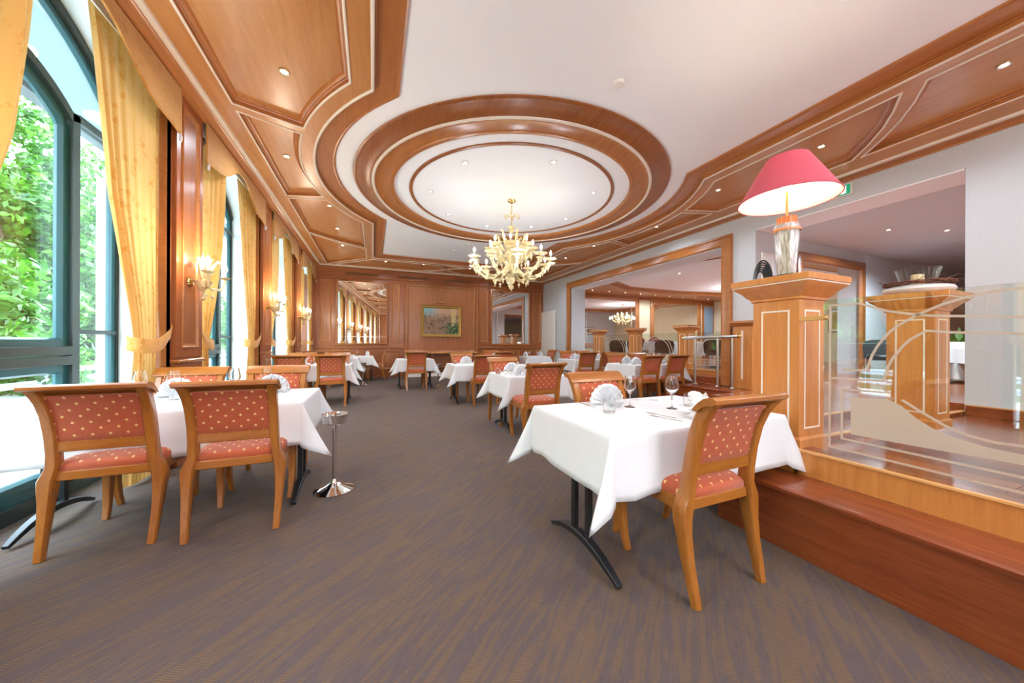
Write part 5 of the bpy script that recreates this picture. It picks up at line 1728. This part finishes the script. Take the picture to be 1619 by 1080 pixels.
dress((-1.45, -0.40, 7.15, 7.98), 'second window side table on the left', (-1.35, -0.71), (-1.35, -0.71), 41, 'wtn')
dress((-1.45, -0.38, 10.05, 10.80), 'third window side table on the left', (-1.39, -0.81), (), 43, 'wtn')
dress((0.58, 1.46, 8.80, 9.65), 'small square table before the painting', (1.0,), (1.05,), 45, 'tn')
dress((1.45, 2.38, 6.30, 7.12), 'middle table left of the chandelier', (1.98,), (1.81,), 47, 'tn')
dress((1.62, 2.50, 3.98, 4.80), 'nearest middle table under the chandelier', (1.88,), (1.90,), 49, 'tnfk', (1.70, 4.34), 0.45)
dress((2.75, 3.60, 8.30, 9.15), 'small table before the right mirror', (3.12,), (3.20,), 51, 'tn')
dress((4.80, 6.15, 7.35, 8.20), 'farther table by the raised dining room', (5.03, 5.67), (5.20, 5.75), 53, 'wtn')
dress((4.83, 6.18, 5.25, 6.10), 'nearer table by the raised dining room', (5.05, 5.72), (5.20, 5.86), 55, 'wtn')
# tables with side seats near the back wall
d4 = 'window table at the back wall'
table(-1.35, 0.0, 11.05, 11.80, d4)
tablecloth(-1.35, 0.0, 11.05, 11.80, 0.26, 'white tablecloth on the ' + d4, 57)
chair(0.34, 11.42, PI / 2, 'dining chair in profile at the end of the ' + d4)
for k, x in enumerate((-1.1, -0.75, -0.45)):
    put(WG, 'wine_glass', x, 11.3 + 0.05 * k, 'clear wine glass, %s of three on the %s' % (('left', 'middle', 'right')[k], d4), 'glass', 'wine glasses')
put(NK, 'napkin', -0.16, 11.42, 'white fan folded napkin at the right end of the ' + d4, 'napkin', 'folded napkins', PI / 2 + 0.3)
shakers(d4, -0.60, 11.2)
d8 = 'table near the corner radiator'
table(4.42, 5.22, 9.40, 10.20, d8)
tablecloth(4.42, 5.22, 9.40, 10.20, 0.30, 'white tablecloth on the ' + d8, 59)
chair(4.16, 9.80, -PI / 2, 'dining chair seen from the side, left of the ' + d8)
chair(5.48, 9.80, PI / 2, 'dining chair seen from the side, right of the ' + d8)
for k, (x, y) in enumerate(((4.62, 9.7), (4.85, 9.62), (5.02, 9.75))):
    put(WG, 'wine_glass', x, y, 'clear wine glass, %s of three on the %s' % (('left', 'middle', 'right')[k], d8), 'glass', 'wine glasses')
for k, x in enumerate((4.55, 5.08)):
    put(NK, 'napkin', x, 9.84, 'white fan folded napkin, %s one on the %s' % (('left', 'right')[k], d8), 'napkin', 'folded napkins', (-1, 1)[k] * PI / 2)

# ---- wine cooler stands
def cooler(x, y, label):
    t = thing('wine_cooler_stand', label, 'stand', (x, y, 0), 0, 'wine cooler stands')
    MB().lathe([(0.0, 0.0), (0.145, 0.0), (0.148, 0.006), (0.12, 0.018), (0.07, 0.036), (0.03, 0.062), (0.019, 0.09), (0.0, 0.09)], 36).build('base', M['chrome'], t)
    MB().tube([(0, 0, 0.08), (0, 0, 0.545)], 0.016, 16).build('stem', M['chrome'], t)
    MB().shell([(0.0, 0.540), (0.078, 0.540), (0.086, 0.548), (0.096, 0.612), (0.099, 0.614), (0.097, 0.617), (0.092, 0.615), (0.083, 0.552), (0.0, 0.548)], 32).build('ring_holder', M['chrome'], t)


cooler(-0.285, 3.06, 'chrome wine cooler stand beside the nearest left table')
cooler(-0.26, 10.20, 'chrome wine cooler stand near the back left tables')
cooler(1.60, 8.98, 'chrome wine cooler stand right of the small square table')

# ================================================================== RAISED ROOM FURNITURE
def raised_chair_parts(mat, oval):
    R = {}
    if oval:
        pr = [(0.20 * math.cos(2 * PI * i / 20), 0.70 + 0.23 * math.sin(2 * PI * i / 20)) for i in range(20)]
    else:
        pr = [(-0.25, 0.42), (0.25, 0.42), (0.27, 0.66), (0.24, 0.76), (0.12, 0.79), (-0.12, 0.79), (-0.24, 0.76), (-0.27, 0.66)]
    R['backrest'] = MB().prism(pr, -0.035, 0.035, lambda a, b, h: (a, h - 0.2 - (b - 0.5) * 0.18, b)).mesh('backrest', mat, 40)
    R['seat'] = MB().bbox(-0.23, 0.23, -0.2, 0.25, 0.38, 0.49, 0.03).mesh('seat', mat, 40)
    R['leg'] = [MB().bar([(sx * 0.2, sy, 0.40), (sx * 0.2, sy * 1.08, 0.0)], [0.04, 0.028], [0.04, 0.028]).mesh('leg', M['mould_dark'], 40) for sx in (-1, 1) for sy in (-0.18, 0.22)]
    return R


RCB, RCR = raised_chair_parts(M['dark_chair'], False), raised_chair_parts(M['red_chair'], True)


def rchair(R, x, y, rz, label):
    t = thing('upholstered_chair', label, 'chair', (x, y, 0.5), rz, 'raised room chairs')
    part('backrest', R['backrest'], t)
    part('seat', R['seat'], t)
    for l in R['leg']:
        part('leg', l, t)


def rtable(x, y, hw, label):
    t = thing('round_table' if False else 'pedestal_table', 'table under the ' + label, 'table', (x, y, 0.5))
    MB().lathe([(0.0, 0.70), (hw * 1.2, 0.70), (hw * 1.2, 0.735), (0.0, 0.735)], 28).build('tabletop', M['chair_wood_x'], t, 20)
    MB().lathe([(0.0, 0.0), (0.26, 0.0), (0.24, 0.03), (0.05, 0.06), (0.04, 0.70), (0.0, 0.70)], 16).build('pedestal', M['black_metal'], t)
    m = MB()
    rows = []
    for tz, ro in ((0.745, 0.97), (0.74, 1.0), (0.6, 1.03), (0.45, 1.08), (0.36, 1.12)):
        row = []
        for i in range(48):
            a = 2 * PI * i / 48
            r = hw * 1.25 * (1 + (ro - 1) * (1 + 0.9 * math.sin(8 * a)))
            row.append((r * math.cos(a), r * math.sin(a), tz + (0.02 * math.sin(4 * a) if tz < 0.4 else 0)))
        rows.append(row + [row[0]])
    m.grid(rows)
    m.f.append(tuple(range(48)))
    tag(m.build('tablecloth', M['linen'], None, 50, True, (x, y, 0.5)), label, 'tablecloth', 'raised room tablecloths')


rtable(8.15, 9.75, 0.40, 'white cloth in the raised room behind the farthest pillars')
rtable(8.75, 8.30, 0.42, 'white cloth in the raised room behind the nearest pillars')
rtable(9.30, 6.75, 0.42, 'white cloth in the raised room behind the handrail')
for R, x, y, rz, lab in ((RCB, 7.75, 9.2, -0.8, 'black chair left of the farthest raised room table'), (RCR, 8.75, 9.35, 2.2, 'burgundy oval backed chair between two raised room tables'), (RCB, 8.25, 7.75, -0.7, 'black chair in front of the middle raised room table'),
                         (RCB, 8.0, 8.5, -PI / 2, 'black chair left of the middle raised room table'), (RCR, 9.2, 8.95, 2.6, 'burgundy oval backed chair right of the middle raised room table'), (RCB, 8.6, 6.3, -1.0, 'black chair left of the raised room table behind the handrail'), (RCB, 9.9, 7.3, 2.4, 'black chair behind the raised room table by the handrail'),
                         (RCB, 9.4, 3.35, 2.0, 'black chair in the corridor beyond the glass screen, left one'), (RCB, 10.3, 3.2, -2.2, 'black chair in the corridor beyond the glass screen, right one')):
    rchair(R, x, y, rz, lab)
rtable(9.9, 2.7, 0.36, 'white cloth in the corridor beyond the glass screen')


def picture(x, y, z, w, h, rz, label, c1):
    t = thing('framed_picture', label, 'picture', (x, y, z), rz)
    fm = lambda a, b, hh: (a, -hh, b)
    MB().sweep([(-w / 2, 0), (w / 2, 0), (w / 2, h), (-w / 2, h)], [(0, 0), (0, 0.03), (0.03, 0.03), (0.04, 0.015)], True, fm).build('picture_frame', M['mould_dark'], t)
    MB().box(-w / 2 + 0.03, w / 2 - 0.03, -0.012, -0.004, 0.03, h - 0.03).build('mount', M['white_paint'], t, 0)
    MB().box(-w / 2 + 0.12, w / 2 - 0.12, -0.014, -0.012, 0.12, h - 0.12).build('print', plain('print_' + str(int(x * 10)), c1, 0.6, 0, 0.6, 12), t, 0)


picture(16.495, 6.9, 1.65, 1.0, 0.9, -PI / 2, 'framed flower print on the far cream wall of the raised room', lin(190, 150, 90))
picture(12.4, 4.455, 1.7, 0.6, 0.8, PI, 'framed print on the dividing wall, nearer the opening', lin(120, 120, 80))
picture(14.2, 4.455, 1.8, 0.8, 0.5, PI, 'framed wide print on the dividing wall, farther from the opening', lin(140, 130, 110))
# plants
LFM = None
def plant(x, y, z, label, s=1.0):
    t = thing('potted_plant', label, 'plant', (x, y, z))
    MB().lathe([(0.0, 0.0), (0.10 * s, 0.0), (0.14 * s, 0.22 * s), (0.13 * s, 0.22 * s), (0.12 * s, 0.19 * s), (0.0, 0.19 * s)], 20).build('pot', M['porcelain'], t)
    rnd = random.Random(int(x * 31 + y * 7))
    m = MB()
    for k in range(60):
        a, e = rnd.uniform(0, 6.28), rnd.uniform(0.2, 1.4)
        L = rnd.uniform(0.25, 0.6) * s
        d = Vector((math.cos(a) * math.cos(e), math.sin(a) * math.cos(e), math.sin(e)))
        p = Vector((0, 0, 0.2 * s))
        q = p + d * L
        sd = d.cross(Vector((0, 0, 1))).normalized() * 0.05 * s
        m.add([p[:], (p + (q - p) * 0.6 + sd)[:], (q + Vector((0, 0, -0.05)))[:], (p + (q - p) * 0.6 - sd)[:]], [(0, 1, 2, 3)])
    o = m.build('foliage', M['leaf'], t, 0)
    o['kind'] = 'stuff'


plant(11.2, 2.9, 0.5, 'green potted plant in the corridor beyond the glass screen', 1.5)
plant(10.9, 6.2, 0.5, 'green potted plant in the raised room near the handrail', 1.4)
